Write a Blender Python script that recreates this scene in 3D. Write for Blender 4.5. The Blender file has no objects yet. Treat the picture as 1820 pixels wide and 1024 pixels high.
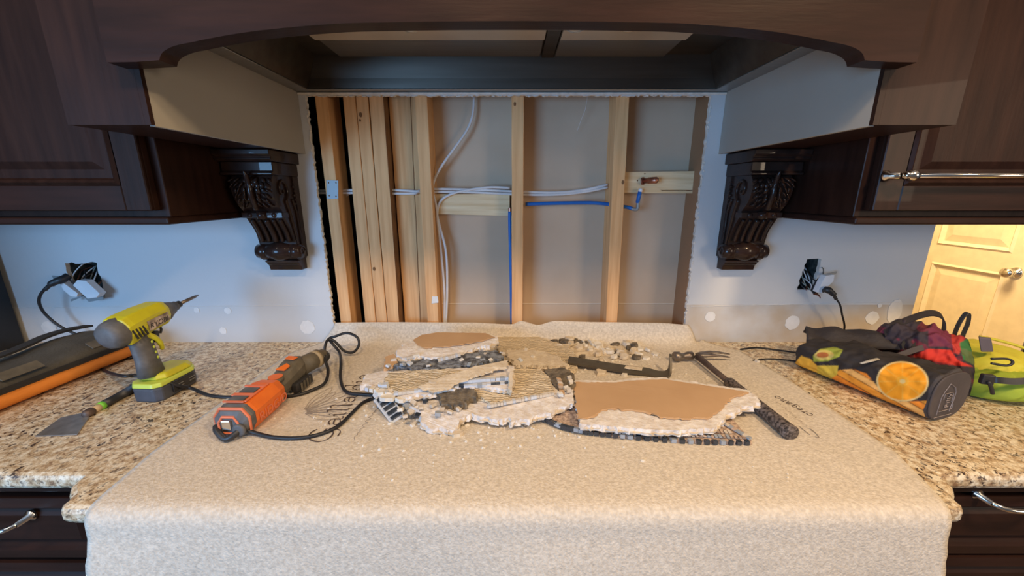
import bpy, bmesh, math, random
from mathutils import Vector, Matrix, noise
from mathutils.geometry import tessellate_polygon
random.seed(7)
S = bpy.context.scene
COL = S.collection
# ------------------------------------------------------------------ camera, world, lights, exposure
F, CX, CY, CZ = 673.0, 910.0, 512.0, 1.42
T = math.atan(.2526); CT, ST = math.cos(T), math.sin(T)
cd = bpy.data.cameras.new('camera'); cam = bpy.data.objects.new('camera', cd); COL.objects.link(cam)
cam.location = (0, 0, CZ); cam.rotation_euler = (math.pi/2 - T, 0, 0)
cd.sensor_width = 36; cd.lens = 36*F/1820; cd.clip_start = .02
S.camera = cam
S.view_settings.view_transform = 'Standard'; S.view_settings.look = 'None'
S.view_settings.gamma = 1; S.view_settings.use_curve_mapping = False
S.view_settings.exposure = 0.0
w = bpy.data.worlds.new('world'); S.world = w; w.use_nodes = True
w.node_tree.nodes['Background'].inputs[0].default_value = (.85, .90, 1, 1)
w.node_tree.nodes['Background'].inputs[1].default_value = .12
def area(name, loc, target, size, color, power, sy=None):
    l = bpy.data.lights.new(name, 'AREA'); l.energy = power; l.color = color
    l.shape = 'RECTANGLE'; l.size = size; l.size_y = sy or size
    o = bpy.data.objects.new(name, l); COL.objects.link(o); o.location = loc
    o.rotation_euler = (Vector(target) - Vector(loc)).to_track_quat('-Z', 'Y').to_euler()
    return o
area('window_daylight', (-1.75, -1.55, 1.30), (-.55, 1.2, 1.0), 1.2, (.27, .57, 1), 60, 1.0)
area('ceiling_lamp_right', (1.1, -.25, 2.55), (.8, .6, 0), .22, (1, .70, .40), 25)
area('ceiling_lamp_middle', (-.1, -.3, 2.55), (0, .5, 0), .22, (1, .70, .40), 17)
area('ceiling_lamp_left', (-1.3, -.2, 2.55), (-1.2, .6, 0), .2, (1, .72, .45), 7)
area('dining_lamp', (2.5, -1.1, 1.7), (.6, 1.0, 1.1), .7, (1, .78, .56), 19)
area('hall_lamp', (2.0, 1.9, 2.5), (2.7, 2.3, .9), .5, (1, .70, .34), 70)

def W(px, py, x=None, y=None, z=None):          # a pixel of the photograph, put on a plane of the room
    u = (px-CX)/F; v = (py-CY)/F
    d = (u, CT - v*ST, -ST - v*CT)
    t = y/d[1] if y is not None else ((z-CZ)/d[2] if z is not None else x/d[0])
    return Vector((t*d[0], t*d[1], CZ+t*d[2]))
def P(v):                                        # and back
    d = Vector(v) - Vector((0, 0, CZ)); f = d.y*CT - d.z*ST; r = d.y*ST + d.z*CT
    return CX + d.x/f*F, CY - r/f*F

# ------------------------------------------------------------------ materials
MC = {}
def M(name, col, rough=.6, metal=0., col2=None, scale=20., bump=0., bscale=None, stretch=None, detail=4, contrast=.5, coat=0., sheen=0.):
    if name in MC: return MC[name]
    m = bpy.data.materials.new(name); m.use_nodes = True; MC[name] = m
    nt = m.node_tree; n = nt.nodes; L = nt.links; b = n['Principled BSDF']
    b.inputs['Base Color'].default_value = (*col, 1); b.inputs['Roughness'].default_value = rough
    b.inputs['Metallic'].default_value = metal; b.inputs['Coat Weight'].default_value = coat
    b.inputs['Sheen Weight'].default_value = sheen
    if 'dark_' in name and 'wood' in name: b.inputs['Specular IOR Level'].default_value = .12
    tc = n.new('ShaderNodeTexCoord'); mp = n.new('ShaderNodeMapping'); L.new(tc.outputs['Object'], mp.inputs[0])
    if stretch: mp.inputs['Scale'].default_value = stretch
    nz = n.new('ShaderNodeTexNoise'); nz.inputs['Scale'].default_value = scale; nz.inputs['Detail'].default_value = detail
    L.new(mp.outputs[0], nz.inputs['Vector'])
    c2 = col2 or tuple(c*.85 for c in col)
    r = n.new('ShaderNodeValToRGB'); r.color_ramp.elements[0].position = .5-contrast/2; r.color_ramp.elements[1].position = .5+contrast/2
    r.color_ramp.elements[0].color = (*c2, 1); r.color_ramp.elements[1].color = (*col, 1)
    L.new(nz.outputs[0], r.inputs[0]); L.new(r.outputs[0], b.inputs['Base Color'])
    if bump:
        nb = n.new('ShaderNodeTexNoise'); nb.inputs['Scale'].default_value = bscale or scale*3; nb.inputs['Detail'].default_value = 5
        L.new(mp.outputs[0], nb.inputs['Vector'])
        bp = n.new('ShaderNodeBump'); bp.inputs['Strength'].default_value = bump; bp.inputs['Distance'].default_value = .004
        L.new(nb.outputs[0], bp.inputs['Height']); L.new(bp.outputs[0], b.inputs['Normal'])
    return m
def attr_mat(name, rough=.8):
    m = bpy.data.materials.new(name); m.use_nodes = True; n = m.node_tree.nodes; L = m.node_tree.links
    a = n.new('ShaderNodeVertexColor'); a.layer_name = 'print'; b = n['Principled BSDF']; b.inputs['Roughness'].default_value = rough
    L.new(a.outputs[0], b.inputs['Base Color'])
    tc = n.new('ShaderNodeTexCoord'); nb = n.new('ShaderNodeTexNoise'); nb.inputs['Scale'].default_value = 60
    L.new(tc.outputs['Object'], nb.inputs['Vector']); bp = n.new('ShaderNodeBump'); bp.inputs['Strength'].default_value = .5; bp.inputs['Distance'].default_value = .003
    L.new(nb.outputs[0], bp.inputs['Height']); L.new(bp.outputs[0], b.inputs['Normal'])
    return m
def granite():
    m = bpy.data.materials.new('granite'); m.use_nodes = True; n = m.node_tree.nodes; L = m.node_tree.links; b = n['Principled BSDF']
    tc = n.new('ShaderNodeTexCoord')
    def nz(sc, det, rough=.6, dist=0):
        t = n.new('ShaderNodeTexNoise'); t.inputs['Scale'].default_value = sc; t.inputs['Detail'].default_value = det
        t.inputs['Roughness'].default_value = rough; t.inputs['Distortion'].default_value = dist; L.new(tc.outputs['Object'], t.inputs['Vector']); return t
    a = nz(60, 8, .75); r = n.new('ShaderNodeValToRGB'); e = r.color_ramp.elements
    e[0].position = .36; e[0].color = (.27, .16, .09, 1); e[1].position = .58; e[1].color = (.82, .74, .58, 1)
    x = e.new(.47); x.color = (.58, .44, .27, 1)
    L.new(a.outputs[0], r.inputs[0])
    c = nz(95, 6, .7, .6); r2 = n.new('ShaderNodeValToRGB'); e = r2.color_ramp.elements
    e[0].position = .545; e[0].color = (0, 0, 0, 1); e[1].position = .575; e[1].color = (1, 1, 1, 1)
    L.new(c.outputs[0], r2.inputs[0])
    d = nz(14, 3); r3 = n.new('ShaderNodeValToRGB'); e = r3.color_ramp.elements
    e[0].position = .42; e[0].color = (.45, .45, .45, 1); e[1].position = .58; e[1].color = (1, 1, 1, 1); L.new(d.outputs[0], r3.inputs[0])
    mu = n.new('ShaderNodeMath'); mu.operation = 'MULTIPLY'; L.new(r2.outputs[0], mu.inputs[0]); L.new(r3.outputs[0], mu.inputs[1])
    mx = n.new('ShaderNodeMix'); mx.data_type = 'RGBA'; L.new(mu.outputs[0], mx.inputs[0]); L.new(r.outputs[0], mx.inputs[6])
    mx.inputs[7].default_value = (.055, .035, .03, 1)
    L.new(mx.outputs[2], b.inputs['Base Color']); b.inputs['Roughness'].default_value = .33
    return m
def wallmat():
    m = bpy.data.materials.new('painted_drywall'); m.use_nodes = True; n = m.node_tree.nodes; L = m.node_tree.links; b = n['Principled BSDF']
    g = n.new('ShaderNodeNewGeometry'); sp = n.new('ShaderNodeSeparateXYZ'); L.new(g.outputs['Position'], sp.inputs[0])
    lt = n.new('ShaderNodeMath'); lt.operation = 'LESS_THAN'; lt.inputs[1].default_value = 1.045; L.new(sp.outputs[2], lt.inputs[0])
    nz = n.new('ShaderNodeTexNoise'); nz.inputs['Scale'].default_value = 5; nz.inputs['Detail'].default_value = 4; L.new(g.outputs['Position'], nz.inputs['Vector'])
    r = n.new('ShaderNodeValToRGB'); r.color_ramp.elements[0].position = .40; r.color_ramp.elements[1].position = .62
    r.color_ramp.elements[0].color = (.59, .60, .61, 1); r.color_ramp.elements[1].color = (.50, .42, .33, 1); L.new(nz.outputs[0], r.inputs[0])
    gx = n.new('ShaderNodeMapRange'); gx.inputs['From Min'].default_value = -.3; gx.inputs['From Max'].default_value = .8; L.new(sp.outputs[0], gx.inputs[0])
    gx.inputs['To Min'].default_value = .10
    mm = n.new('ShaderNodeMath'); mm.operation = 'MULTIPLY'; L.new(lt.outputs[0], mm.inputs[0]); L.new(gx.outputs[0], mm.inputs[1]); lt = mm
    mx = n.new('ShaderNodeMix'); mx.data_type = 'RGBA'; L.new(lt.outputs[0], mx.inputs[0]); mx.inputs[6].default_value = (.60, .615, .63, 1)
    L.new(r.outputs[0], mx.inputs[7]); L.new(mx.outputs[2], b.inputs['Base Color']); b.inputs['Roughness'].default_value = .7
    bp = n.new('ShaderNodeBump'); n2 = n.new('ShaderNodeTexNoise'); n2.inputs['Scale'].default_value = 90; L.new(g.outputs['Position'], n2.inputs['Vector'])
    bp.inputs['Strength'].default_value = .12; bp.inputs['Distance'].default_value = .003; L.new(n2.outputs[0], bp.inputs['Height']); L.new(bp.outputs[0], b.inputs['Normal'])
    return m
def ribmat(name, c1, c2):                        # thinset combed into fine ridges over the tile grid
    m = bpy.data.materials.new(name); m.use_nodes = True; n = m.node_tree.nodes; L = m.node_tree.links; b = n['Principled BSDF']
    tc = n.new('ShaderNodeTexCoord'); wv = n.new('ShaderNodeTexWave'); wv.inputs['Scale'].default_value = 42; wv.inputs['Distortion'].default_value = 7
    wv.inputs['Detail'].default_value = 2; wv.inputs['Detail Scale'].default_value = 1.5; wv.bands_direction = 'Y'
    L.new(tc.outputs['Object'], wv.inputs['Vector']); r = n.new('ShaderNodeValToRGB')
    r.color_ramp.elements[0].color = (*c2, 1); r.color_ramp.elements[1].color = (*c1, 1); L.new(wv.outputs[0], r.inputs[0])
    L.new(r.outputs[0], b.inputs['Base Color']); b.inputs['Roughness'].default_value = .9
    bp = n.new('ShaderNodeBump'); bp.inputs['Strength'].default_value = .8; bp.inputs['Distance'].default_value = .004
    L.new(wv.outputs[0], bp.inputs['Height']); L.new(bp.outputs[0], b.inputs['Normal'])
    return m
DW = M('dark_stained_wood', (.036, .016, .011), .42, col2=(.018, .008, .006), scale=9, stretch=(6, 6, .7), bump=.06, bscale=30, coat=.04)
DH = M('dark_stained_wood_across', (.036, .016, .012), .42, col2=(.018, .009, .007), scale=9, stretch=(.7, 6, 6), bump=.06, bscale=30, coat=.04)
DC = M('dark_carved_wood', (.040, .021, .016), .30, col2=(.018, .010, .008), scale=30, coat=.35)
BLK = M('black_panel', (.010, .010, .011), .35)
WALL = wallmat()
GYP = M('gypsum_core', (.80, .77, .72), .95, col2=(.62, .58, .52), scale=60, bump=.8, bscale=90)
CREAM = M('cream_paint_panel', (.36, .34, .30), .6, col2=(.33, .31, .27), scale=4)
REAR = M('bare_drywall_rear', (.60, .47, .35), .85, col2=(.50, .37, .26), scale=4, detail=6)
PINE = M('pine_stud', (.86, .52, .25), .75, col2=(.62, .32, .13), scale=5, stretch=(16, 16, .8), bump=.15, bscale=14)
PINE2 = M('pale_pine_block', (.86, .70, .46), .75, col2=(.62, .42, .21), scale=5, stretch=(.9, 14, 14), bump=.15, bscale=14)
BARK = M('rough_bark_edge', (.26, .13, .055), .95, col2=(.13, .065, .03), scale=22, bump=.6)
SPK = M('spackle', (.80, .80, .80), .85, col2=(.68, .68, .67), scale=30, bump=.3)
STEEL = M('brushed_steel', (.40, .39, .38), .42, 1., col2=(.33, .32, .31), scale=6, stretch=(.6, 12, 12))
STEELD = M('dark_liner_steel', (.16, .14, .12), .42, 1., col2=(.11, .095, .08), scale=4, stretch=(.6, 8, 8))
STRIP = M('pale_hood_strip', (.75, .68, .58), .40, .5, col2=(.55, .49, .42), scale=5)
CHROME = M('polished_nickel', (.80, .78, .74), .14, 1.)
GLASS = M('frosted_lens', (.85, .85, .82), .15)
GRAN = granite()
CLOTH = M('fibre_drop_cloth', (.74, .665, .56), .95, col2=(.55, .485, .40), scale=150, bump=.5, bscale=260, detail=6, contrast=.35)
INK = M('printed_ink', (.10, .07, .06), .8)
INKF = M('faded_printed_ink', (.33, .27, .22), .8)
LIME = M('lime_yellow_plastic', (.62, .60, .02), .38, col2=(.52, .49, .03), scale=25)
LIME2 = M('pale_lime_plastic', (.60, .72, .10), .40)
GRAYP = M('dusty_grey_plastic', (.15, .15, .155), .55, col2=(.07, .07, .072), scale=45, bump=.1)
GRAYB = M('blue_grey_battery_plastic', (.075, .085, .11), .5, col2=(.045, .05, .065), scale=30)
DARKP = M('black_plastic', (.018, .018, .020), .45, col2=(.03, .03, .032), scale=40)
TOOLSTEEL = M('worn_tool_steel', (.34, .31, .28), .42, .85, col2=(.16, .12, .10), scale=35)
RUSTY = M('rusty_tool_steel', (.20, .15, .125), .6, .6, col2=(.09, .055, .045), scale=50, bump=.2)
LABEL = M('worn_pale_label', (.62, .52, .46), .6, col2=(.16, .13, .11), scale=60, contrast=.25)
ORG = M('orange_plastic', (.86, .20, .025), .42, col2=(.75, .15, .02), scale=30)
ORG2 = M('faded_red_orange_rubber', (.78, .21, .10), .6)
OLIVE = M('dusty_olive_grey_plastic', (.155, .135, .10), .65, col2=(.09, .08, .06), scale=50, bump=.1)
RUB = M('black_cord_rubber', (.015, .015, .018), .5)
GREEN = M('bright_green_plastic', (.20, .62, .05), .4)
TAN = M('tan_wood_ferrule', (.68, .52, .33), .6)
CANV = M('grey_canvas', (.105, .095, .075), .95, col2=(.06, .054, .043), scale=18, bump=.5, bscale=160)
CANVD = M('dark_canvas', (.035, .033, .032), .95, col2=(.022, .021, .02), scale=18, bump=.4, bscale=160)
ORF = M('orange_fabric', (.82, .27, .035), .85, col2=(.66, .19, .02), scale=12, bump=.3, bscale=120)
KRAFT = M('kraft_paper_face', (.56, .36, .20), .85, col2=(.48, .30, .16), scale=10, bump=.08)
TORN = M('torn_paper_gypsum', (.84, .81, .78), .95, col2=(.60, .52, .45), scale=55, bump=1., bscale=75)
RIB = ribmat('combed_thinset', (.74, .62, .43), (.60, .47, .31))
RIB2 = ribmat('tile_backing', (.74, .61, .42), (.62, .50, .34))
MESHM = M('pink_tan_tile_mesh', (.58, .44, .34), .85, col2=(.28, .2, .16), scale=160, contrast=.2)
MORT = M('grey_brown_mortar', (.22, .18, .13), .95, col2=(.08, .065, .05), scale=55, bump=.9, contrast=.3)
TILED = M('dark_glass_tile', (.03, .04, .055), .12, coat=.5)
TILEG = M('grey_glass_tile', (.36, .40, .45), .2, coat=.4)
TILEC = M('cream_stone_tile', (.68, .62, .53), .55, col2=(.55, .48, .40), scale=70)
TILEW = M('pale_blue_white_tile', (.62, .66, .72), .35)
CHIP = M('plaster_chip', (.74, .64, .49), .9, col2=(.52, .42, .30), scale=50, bump=.5)
CHIPW = M('white_plaster_chip', (.83, .79, .72), .9, col2=(.66, .60, .50), scale=50, bump=.5)
WIREW = M('white_cable', (.72, .72, .74), .45)
BLUE = M('blue_pipe', (.01, .14, .52), .35)
COPPER = M('aged_copper', (.50, .24, .17), .35, .9, col2=(.36, .17, .12), scale=40)
ZINC = M('galvanised_plate', (.30, .31, .31), .55, .5, col2=(.30, .32, .34), scale=60)
BOXM = M('junction_box_metal', (.13, .16, .155), .5, .6, col2=(.05, .06, .06), scale=60, contrast=.3)
WPL = M('white_plastic', (.80, .82, .86), .4)
CREAMD = M('warm_cream_door_paint', (.80, .70, .50), .45)
CREAMW = M('warm_hall_wall', (.75, .66, .50), .8)
BAGD = M('dark_nylon', (.024, .020, .021), .7, col2=(.038, .031, .032), scale=14, bump=.5, bscale=70)
BAGG = M('grey_end_nylon', (.060, .050, .052), .8, col2=(.085, .07, .07), scale=20, bump=.3)
LIMEF = M('lime_nylon', (.40, .52, .045), .75, col2=(.30, .40, .035), scale=9, bump=.6, bscale=26)
YELF = M('yellow_nylon', (.72, .66, .06), .7, col2=(.58, .52, .04), scale=9, bump=.5, bscale=26)
LOGO = M('pale_logo_ink', (.34, .29, .28), .8)

# ------------------------------------------------------------------ mesh helpers
def base_of(parent):
    return Vector(parent['_b']) if parent is not None else Vector((0, 0, 0))
def thing(name, label, cat, base, group=None):
    o = bpy.data.objects.new(name, None); o.empty_display_size = .02; COL.objects.link(o)
    o.location = base; o['label'] = label; o['category'] = cat; o['_b'] = tuple(base)
    if group: o['group'] = group
    return o
def tag(o, label, cat, group=None):
    o['label'] = label; o['category'] = cat
    if group: o['group'] = group
    return o
def mk(name, verts, faces, m, parent=None, smooth=False, struct=False, bevel=0, seg=2, sub=0, mats=None, fmat=None, origin=None, autos=False):
    verts = [Vector(v) for v in verts]
    b = base_of(parent) if parent is not None else (Vector(origin) if origin is not None else
        Vector(((min(v.x for v in verts)+max(v.x for v in verts))/2, (min(v.y for v in verts)+max(v.y for v in verts))/2, min(v.z for v in verts))))
    me = bpy.data.meshes.new(name); me.from_pydata([v-b for v in verts], [], faces); me.validate(); 
    bm = bmesh.new(); bm.from_mesh(me); bmesh.ops.recalc_face_normals(bm, faces=bm.faces); bm.to_mesh(me); bm.free()
    for q in (mats or [m]): me.materials.append(q)
    if fmat: me.polygons.foreach_set('material_index', fmat[:len(me.polygons)])
    if smooth: me.polygons.foreach_set('use_smooth', [True]*len(me.polygons))
    o = bpy.data.objects.new(name, me); COL.objects.link(o)
    if parent is not None: o.parent = parent; o['_b'] = tuple(b)
    else: o.location = b; o['_b'] = tuple(b)
    if struct and parent is None: o['kind'] = 'structure'
    if parent is not None and parent.type == 'MESH': o.location = (0, 0, 0)
    if bevel:
        md = o.modifiers.new('bevel', 'BEVEL'); md.width = bevel; md.segments = seg; md.limit_method = 'ANGLE'; md.angle_limit = math.radians(40)
    if sub: md = o.modifiers.new('sub', 'SUBSURF'); md.levels = sub; md.render_levels = sub
    return o
class MB:
    def __init__(s): s.v = []; s.f = []
    def add(s, v, f):
        n = len(s.v); s.v += [Vector(a) for a in v]; s.f += [tuple(i+n for i in q) for q in f]; return s
    def box(s, a, b):
        x0, y0, z0 = a; x1, y1, z1 = b
        return s.add([(x0,y0,z0),(x1,y0,z0),(x1,y1,z0),(x0,y1,z0),(x0,y0,z1),(x1,y0,z1),(x1,y1,z1),(x0,y1,z1)],
                     [(0,3,2,1),(4,5,6,7),(0,1,5,4),(1,2,6,5),(2,3,7,6),(3,0,4,7)])
    def obox(s, c, ax, size):                       # oriented box: centre, three axes, full sizes
        c = Vector(c); A = [Vector(a).normalized()*d/2 for a, d in zip(ax, size)]
        v = [c+A[0]*i+A[1]*j+A[2]*k for k in (-1, 1) for (i, j) in ((-1,-1),(1,-1),(1,1),(-1,1))]
        return s.add(v, [(0,3,2,1),(4,5,6,7),(0,1,5,4),(1,2,6,5),(2,3,7,6),(3,0,4,7)])
    def tube(s, pts, r, n=8, cap=True, flat=None):
        pts = [Vector(p) for p in pts]; R = r if isinstance(r, (list, tuple)) else [r]*len(pts)
        up = Vector((0, 0, 1)); vs = []; fs = []; prev = None
        for i, p in enumerate(pts):
            t = (pts[min(i+1, len(pts)-1)] - pts[max(i-1, 0)])
            t = t.normalized() if t.length > 1e-9 else Vector((0, 1, 0))
            if prev is None: a = t.cross(up if abs(t.z) < .95 else Vector((1, 0, 0))).normalized()
            else: a = (prev - t*prev.dot(t)); a = a.normalized() if a.length > 1e-6 else t.orthogonal().normalized()
            prev = a; b = t.cross(a)
            for k in range(n):
                th = 2*math.pi*k/n
                vs.append(p + a*math.cos(th)*R[i] + b*math.sin(th)*R[i]*(flat or 1))
        for i in range(len(pts)-1):
            for k in range(n):
                fs.append((i*n+k, i*n+(k+1)%n, (i+1)*n+(k+1)%n, (i+1)*n+k))
        if cap: fs.append(tuple(range(n))[::-1]); fs.append(tuple((len(pts)-1)*n+k for k in range(n)))
        return s.add(vs, fs)
    def lathe(s, c, axis, prof, n=24):              # prof: (distance along axis, radius)
        c = Vector(c); ax = Vector(axis).normalized()
        return s.tube([c+ax*d for d, r in prof], [max(r, 1e-4) for d, r in prof], n)
    def prism(s, poly, off):                        # poly: 3-D points in order, off: extrusion vector
        n = len(poly); off = Vector(off); poly = [Vector(p) for p in poly]
        tris = tessellate_polygon([poly])
        f = [tuple(t) for t in tris] + [tuple(i+n for i in t) for t in tris] + [(i, (i+1) % n, (i+1) % n+n, i+n) for i in range(n)]
        return s.add(poly + [p+off for p in poly], f)
    def ngon(s, poly, off):
        n = len(poly); off = Vector(off); poly = [Vector(p) for p in poly]
        return s.add(poly + [p+off for p in poly], [tuple(range(n)), tuple(range(2*n-1, n-1, -1))] + [(i, (i+1) % n, (i+1) % n+n, i+n) for i in range(n)])
    def ball(s, c, r, n=10, m=7):
        c = Vector(c); rx = r if isinstance(r, (tuple, list)) else (r, r, r); vs = []; fs = []
        for j in range(m+1):
            ph = math.pi*j/m
            for k in range(n):
                th = 2*math.pi*k/n
                vs.append(c+Vector((rx[0]*math.sin(ph)*math.cos(th), rx[1]*math.sin(ph)*math.sin(th), rx[2]*math.cos(ph))))
        for j in range(m):
            for k in range(n): fs.append((j*n+k, j*n+(k+1)%n, (j+1)*n+(k+1)%n, (j+1)*n+k))
        return s.add(vs, fs)
    def build(s, name, m, parent=None, **k): return mk(name, s.v, s.f, m, parent, **k)
def cr(pts, k=8):                                   # Catmull-Rom through points
    pts = [Vector(p) for p in pts]; q = [pts[0]*2-pts[1]]+pts+[pts[-1]*2-pts[-2]]; out = []
    for i in range(1, len(q)-2):
        for j in range(k):
            t = j/k; a, b, c, d = q[i-1:i+3]
            out.append(.5*((2*b)+(c-a)*t+(2*a-5*b+4*c-d)*t*t+(3*b-a-3*c+d)*t**3))
    out.append(pts[-1]); return out
def struct(o): o['kind'] = 'structure'; return o
def jag(poly, step, amp, seed=0, closed=True):      # break a 3-D outline up, unevenly
    out = []; n = len(poly); rnd = random.Random(seed); acc = 0
    for i in range(n if closed else n-1):
        a = Vector(poly[i]); b = Vector(poly[(i+1) % n]); L = (b-a).length; k = max(1, int(L/step))
        d = (b-a).normalized() if L > 0 else Vector((1, 0, 0)); nrm = Vector((-d.y, d.x, 0)) if abs(d.x)+abs(d.y) > .1 else Vector((1, 0, 0))
        for j in range(k):
            t = (j+rnd.uniform(-.3, .3))/k if j else 0; p = a.lerp(b, max(0, t)); q = acc+t*L
            off = 1.6*noise.noise(Vector((q*38, seed, 0)))+1.1*noise.noise(Vector((q*130, seed, 7)))
            out.append(p + nrm*off*amp*(1 if j else .5))
        acc += L
    return out

ZC = .907           # countertop
YW = 1.25           # face of the back wall
# ------------------------------------------------------------------ room shell
def jagxz(poly, step, amp, seed):
    out = []; n = len(poly); r = random.Random(seed)
    for i in range(n):
        a = Vector(poly[i]); b = Vector(poly[(i+1) % n]); L = (b-a).length; k = max(1, int(L/step))
        for j in range(k):
            p = a.lerp(b, j/k); d = (b-a)/L; out.append(p+Vector((-d.y, d.x))*r.uniform(-amp, amp)*(1 if j else .3))
    return out
outer = [(-2.4, 0), (1.385, 0), (1.385, 2.7), (-2.4, 2.7)]
hole = jagxz([(-.622, .962), (.604, .962), (.602, 1.3), (.601, 1.703), (-.624, 1.703), (-.623, 1.3)], .007, .0028, 3)
holeL = jagxz([(-1.498, 1.078), (-1.395, 1.070), (-1.390, 1.192), (-1.498, 1.190)], .012, .004, 4)
holeR = jagxz([(.972, 1.098), (1.030, 1.095), (1.034, 1.203), (.985, 1.203)], .01, .003, 5)
loops = [[Vector((x, YW, z)) for x, z in lp] for lp in (outer, hole, holeL, holeR)]
tri = tessellate_polygon(loops); flat = [p for lp in loops for p in lp]; N = len(flat)
fs = [tuple(t) for t in tri] + [tuple(i+N for i in t)[::-1] for t in tri]; fm = [0]*len(tri) + [1]*len(tri); o0 = 0
for lp in loops:
    n = len(lp)
    for i in range(n): fs.append((o0+i, o0+(i+1) % n, o0+(i+1) % n+N, o0+i+N)); fm.append(1)
    o0 += n
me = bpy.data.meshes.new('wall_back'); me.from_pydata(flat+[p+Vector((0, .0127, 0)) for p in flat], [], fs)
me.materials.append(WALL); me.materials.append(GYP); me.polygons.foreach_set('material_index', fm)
wall = bpy.data.objects.new('wall_back', me); COL.objects.link(wall); wall['kind'] = 'structure'; wall['_b'] = (0, 0, 0)
# torn crumbs of gypsum along the top edge of the opening, seam bead and filled holes
mb = MB()
for i in range(60):
    x = random.uniform(-.6, .6); mb.ball((x, YW-.0005, 1.7035+random.uniform(-.003, .001)), (random.uniform(.002, .007), .002, random.uniform(.0008, .0026)), 6, 4)
for sx in (-1, 1):
    for i in range(46): mb.ball(((.603 if sx > 0 else -.623)+random.uniform(-.003, .003), YW-.0005, random.uniform(.98, 1.69)), (random.uniform(.001, .003), .002, random.uniform(.002, .007)), 6, 4)
c = mb.build('torn_edge', GYP, wall); c['kind'] = 'stuff'
for (pa, pb) in (((0, 547), (592, 543)), ((1228, 545), (1598, 537))):
    a, b = W(*pa, y=YW), W(*pb, y=YW); pts = [a.lerp(b, i/60)+Vector((0, 0, random.uniform(-.0007, .0007))) for i in range(61)]
    MB().tube(pts, [random.uniform(.0014, .0028) for _ in pts], 6, flat=.5).build('seam_bead', SPK, wall)
for i, (px, py, r) in enumerate([(88, 583, .026), (397, 588, .013), (547, 582, .026), (1262, 563, .019), (1408, 574, .026), (1550, 565, .024), (1563, 543, .008), (1590, 553, .026), (405, 552, .012), (350, 551, .010)]):
    p = W(px, py, y=YW); n = 18; sh = 1.7 if i == 7 else 1
    ring = [(p.x+math.cos(2*math.pi*k/n)*r*random.uniform(.88, 1.06), YW-.0006, p.z+math.sin(2*math.pi*k/n)*r*sh*random.uniform(.88, 1.06)) for k in range(n)]
    MB().prism(ring, (0, -.0009, 0)).build('spackle_patch', SPK, wall)
# rear drywall seen between the studs, and black boxes painting in the shade of the cavity left of it
o = struct(MB().box((-.262, 1.352, .6), (.75, 1.365, 1.95)).build('wall_rear', REAR))
a, b = W(780, 540, y=1.351), W(1225, 540, y=1.351)
MB().tube([a.lerp(b, i/30) for i in range(31)], .0017, 6, flat=.5).build('seam_bead', SPK, o)
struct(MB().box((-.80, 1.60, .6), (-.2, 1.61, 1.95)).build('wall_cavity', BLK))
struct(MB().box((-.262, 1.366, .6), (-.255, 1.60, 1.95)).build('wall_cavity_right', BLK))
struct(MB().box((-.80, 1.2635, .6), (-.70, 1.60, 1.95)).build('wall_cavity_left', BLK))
struct(MB().box((-2.4, -2.6, -.05), (3.4, 4.0, 0)).build('floor', M('brown_floor', (.20, .13, .08), .5, scale=5)))
struct(MB().box((-2.4, -2.6, 2.7), (3.4, 4.0, 2.75)).build('ceiling', M('white_ceiling', (.75, .75, .73), .9)))
struct(MB().box((-2.45, -2.6, 0), (-2.4, 1.25, 2.7)).build('wall_left', M('painted_side_wall', (.6, .6, .6), .8)))
# hall beyond the end of the wall
XD = 2.95
struct(MB().box((XD+.045, 1.27, 0), (XD+.10, 4.0, 2.7)).build('wall_hall_right', CREAMW))
struct(MB().box((1.33, 1.264, 0), (1.385, 3.99, 2.7)).build('wall_hall_left', CREAMW))
struct(MB().box((1.33, 4.0, 0), (3.0, 4.05, 2.7)).build('wall_hall_end', CREAMW))
struct(MB().box((XD+.02, .6, 0), (XD+.06, 1.262, 2.7)).build('wall_right_dark', BLK))
struct(MB().box((XD+.0, 1.262, 0), (XD+.044, 2.03, 2.7)).build('trim_1', BLK))
# door: stiles, rails, raised panels
dr = bpy.data.objects.new('door_1', None); COL.objects.link(dr); dr['kind'] = 'structure'; dr.location = (XD, 2.41, 0); dr['_b'] = (XD, 2.41, 0)
y0, y1 = 2.04, 2.80; pn = [(.20, .95), (1.07, 2.0)]; pa, pb = 2.215, 2.625
mb = MB(); mb.box((XD, y0, .01), (XD+.038, pa, 2.05)).box((XD, pb, .01), (XD+.038, y1, 2.05))
zz = [.01, pn[0][0], pn[0][1], pn[1][0], pn[1][1], 2.05]
for i in (0, 2, 4): mb.box((XD, pa, zz[i]), (XD+.038, pb, zz[i+1]))
mb.build('door_frame', CREAMD, dr)
for z0, z1 in pn:
    v = []; f = []
    for d, ins in ((0, 0), (-.008, .012), (.012, .03), (.002, .075), (.002, .08)):
        v += [(XD+d, pa+ins, z0+ins), (XD+d, pb-ins, z0+ins), (XD+d, pb-ins, z1-ins), (XD+d, pa+ins, z1-ins)]
    for r in range(4):
        for k in range(4): f.append((r*4+k, r*4+(k+1) % 4, r*4+4+(k+1) % 4, r*4+4+k))
    f.append((16, 17, 18, 19)); mk('panel', v, f, CREAMD, dr)
kb = W(1806, 485, x=XD)
MB().lathe(kb, (-1, 0, 0), [(0, .033), (.008, .031), (.012, .014), (.035, .011), (.042, .022), (.055, .029), (.068, .026), (.075, .010)], 20).build('door_handle', CHROME, dr, smooth=True)

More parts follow.
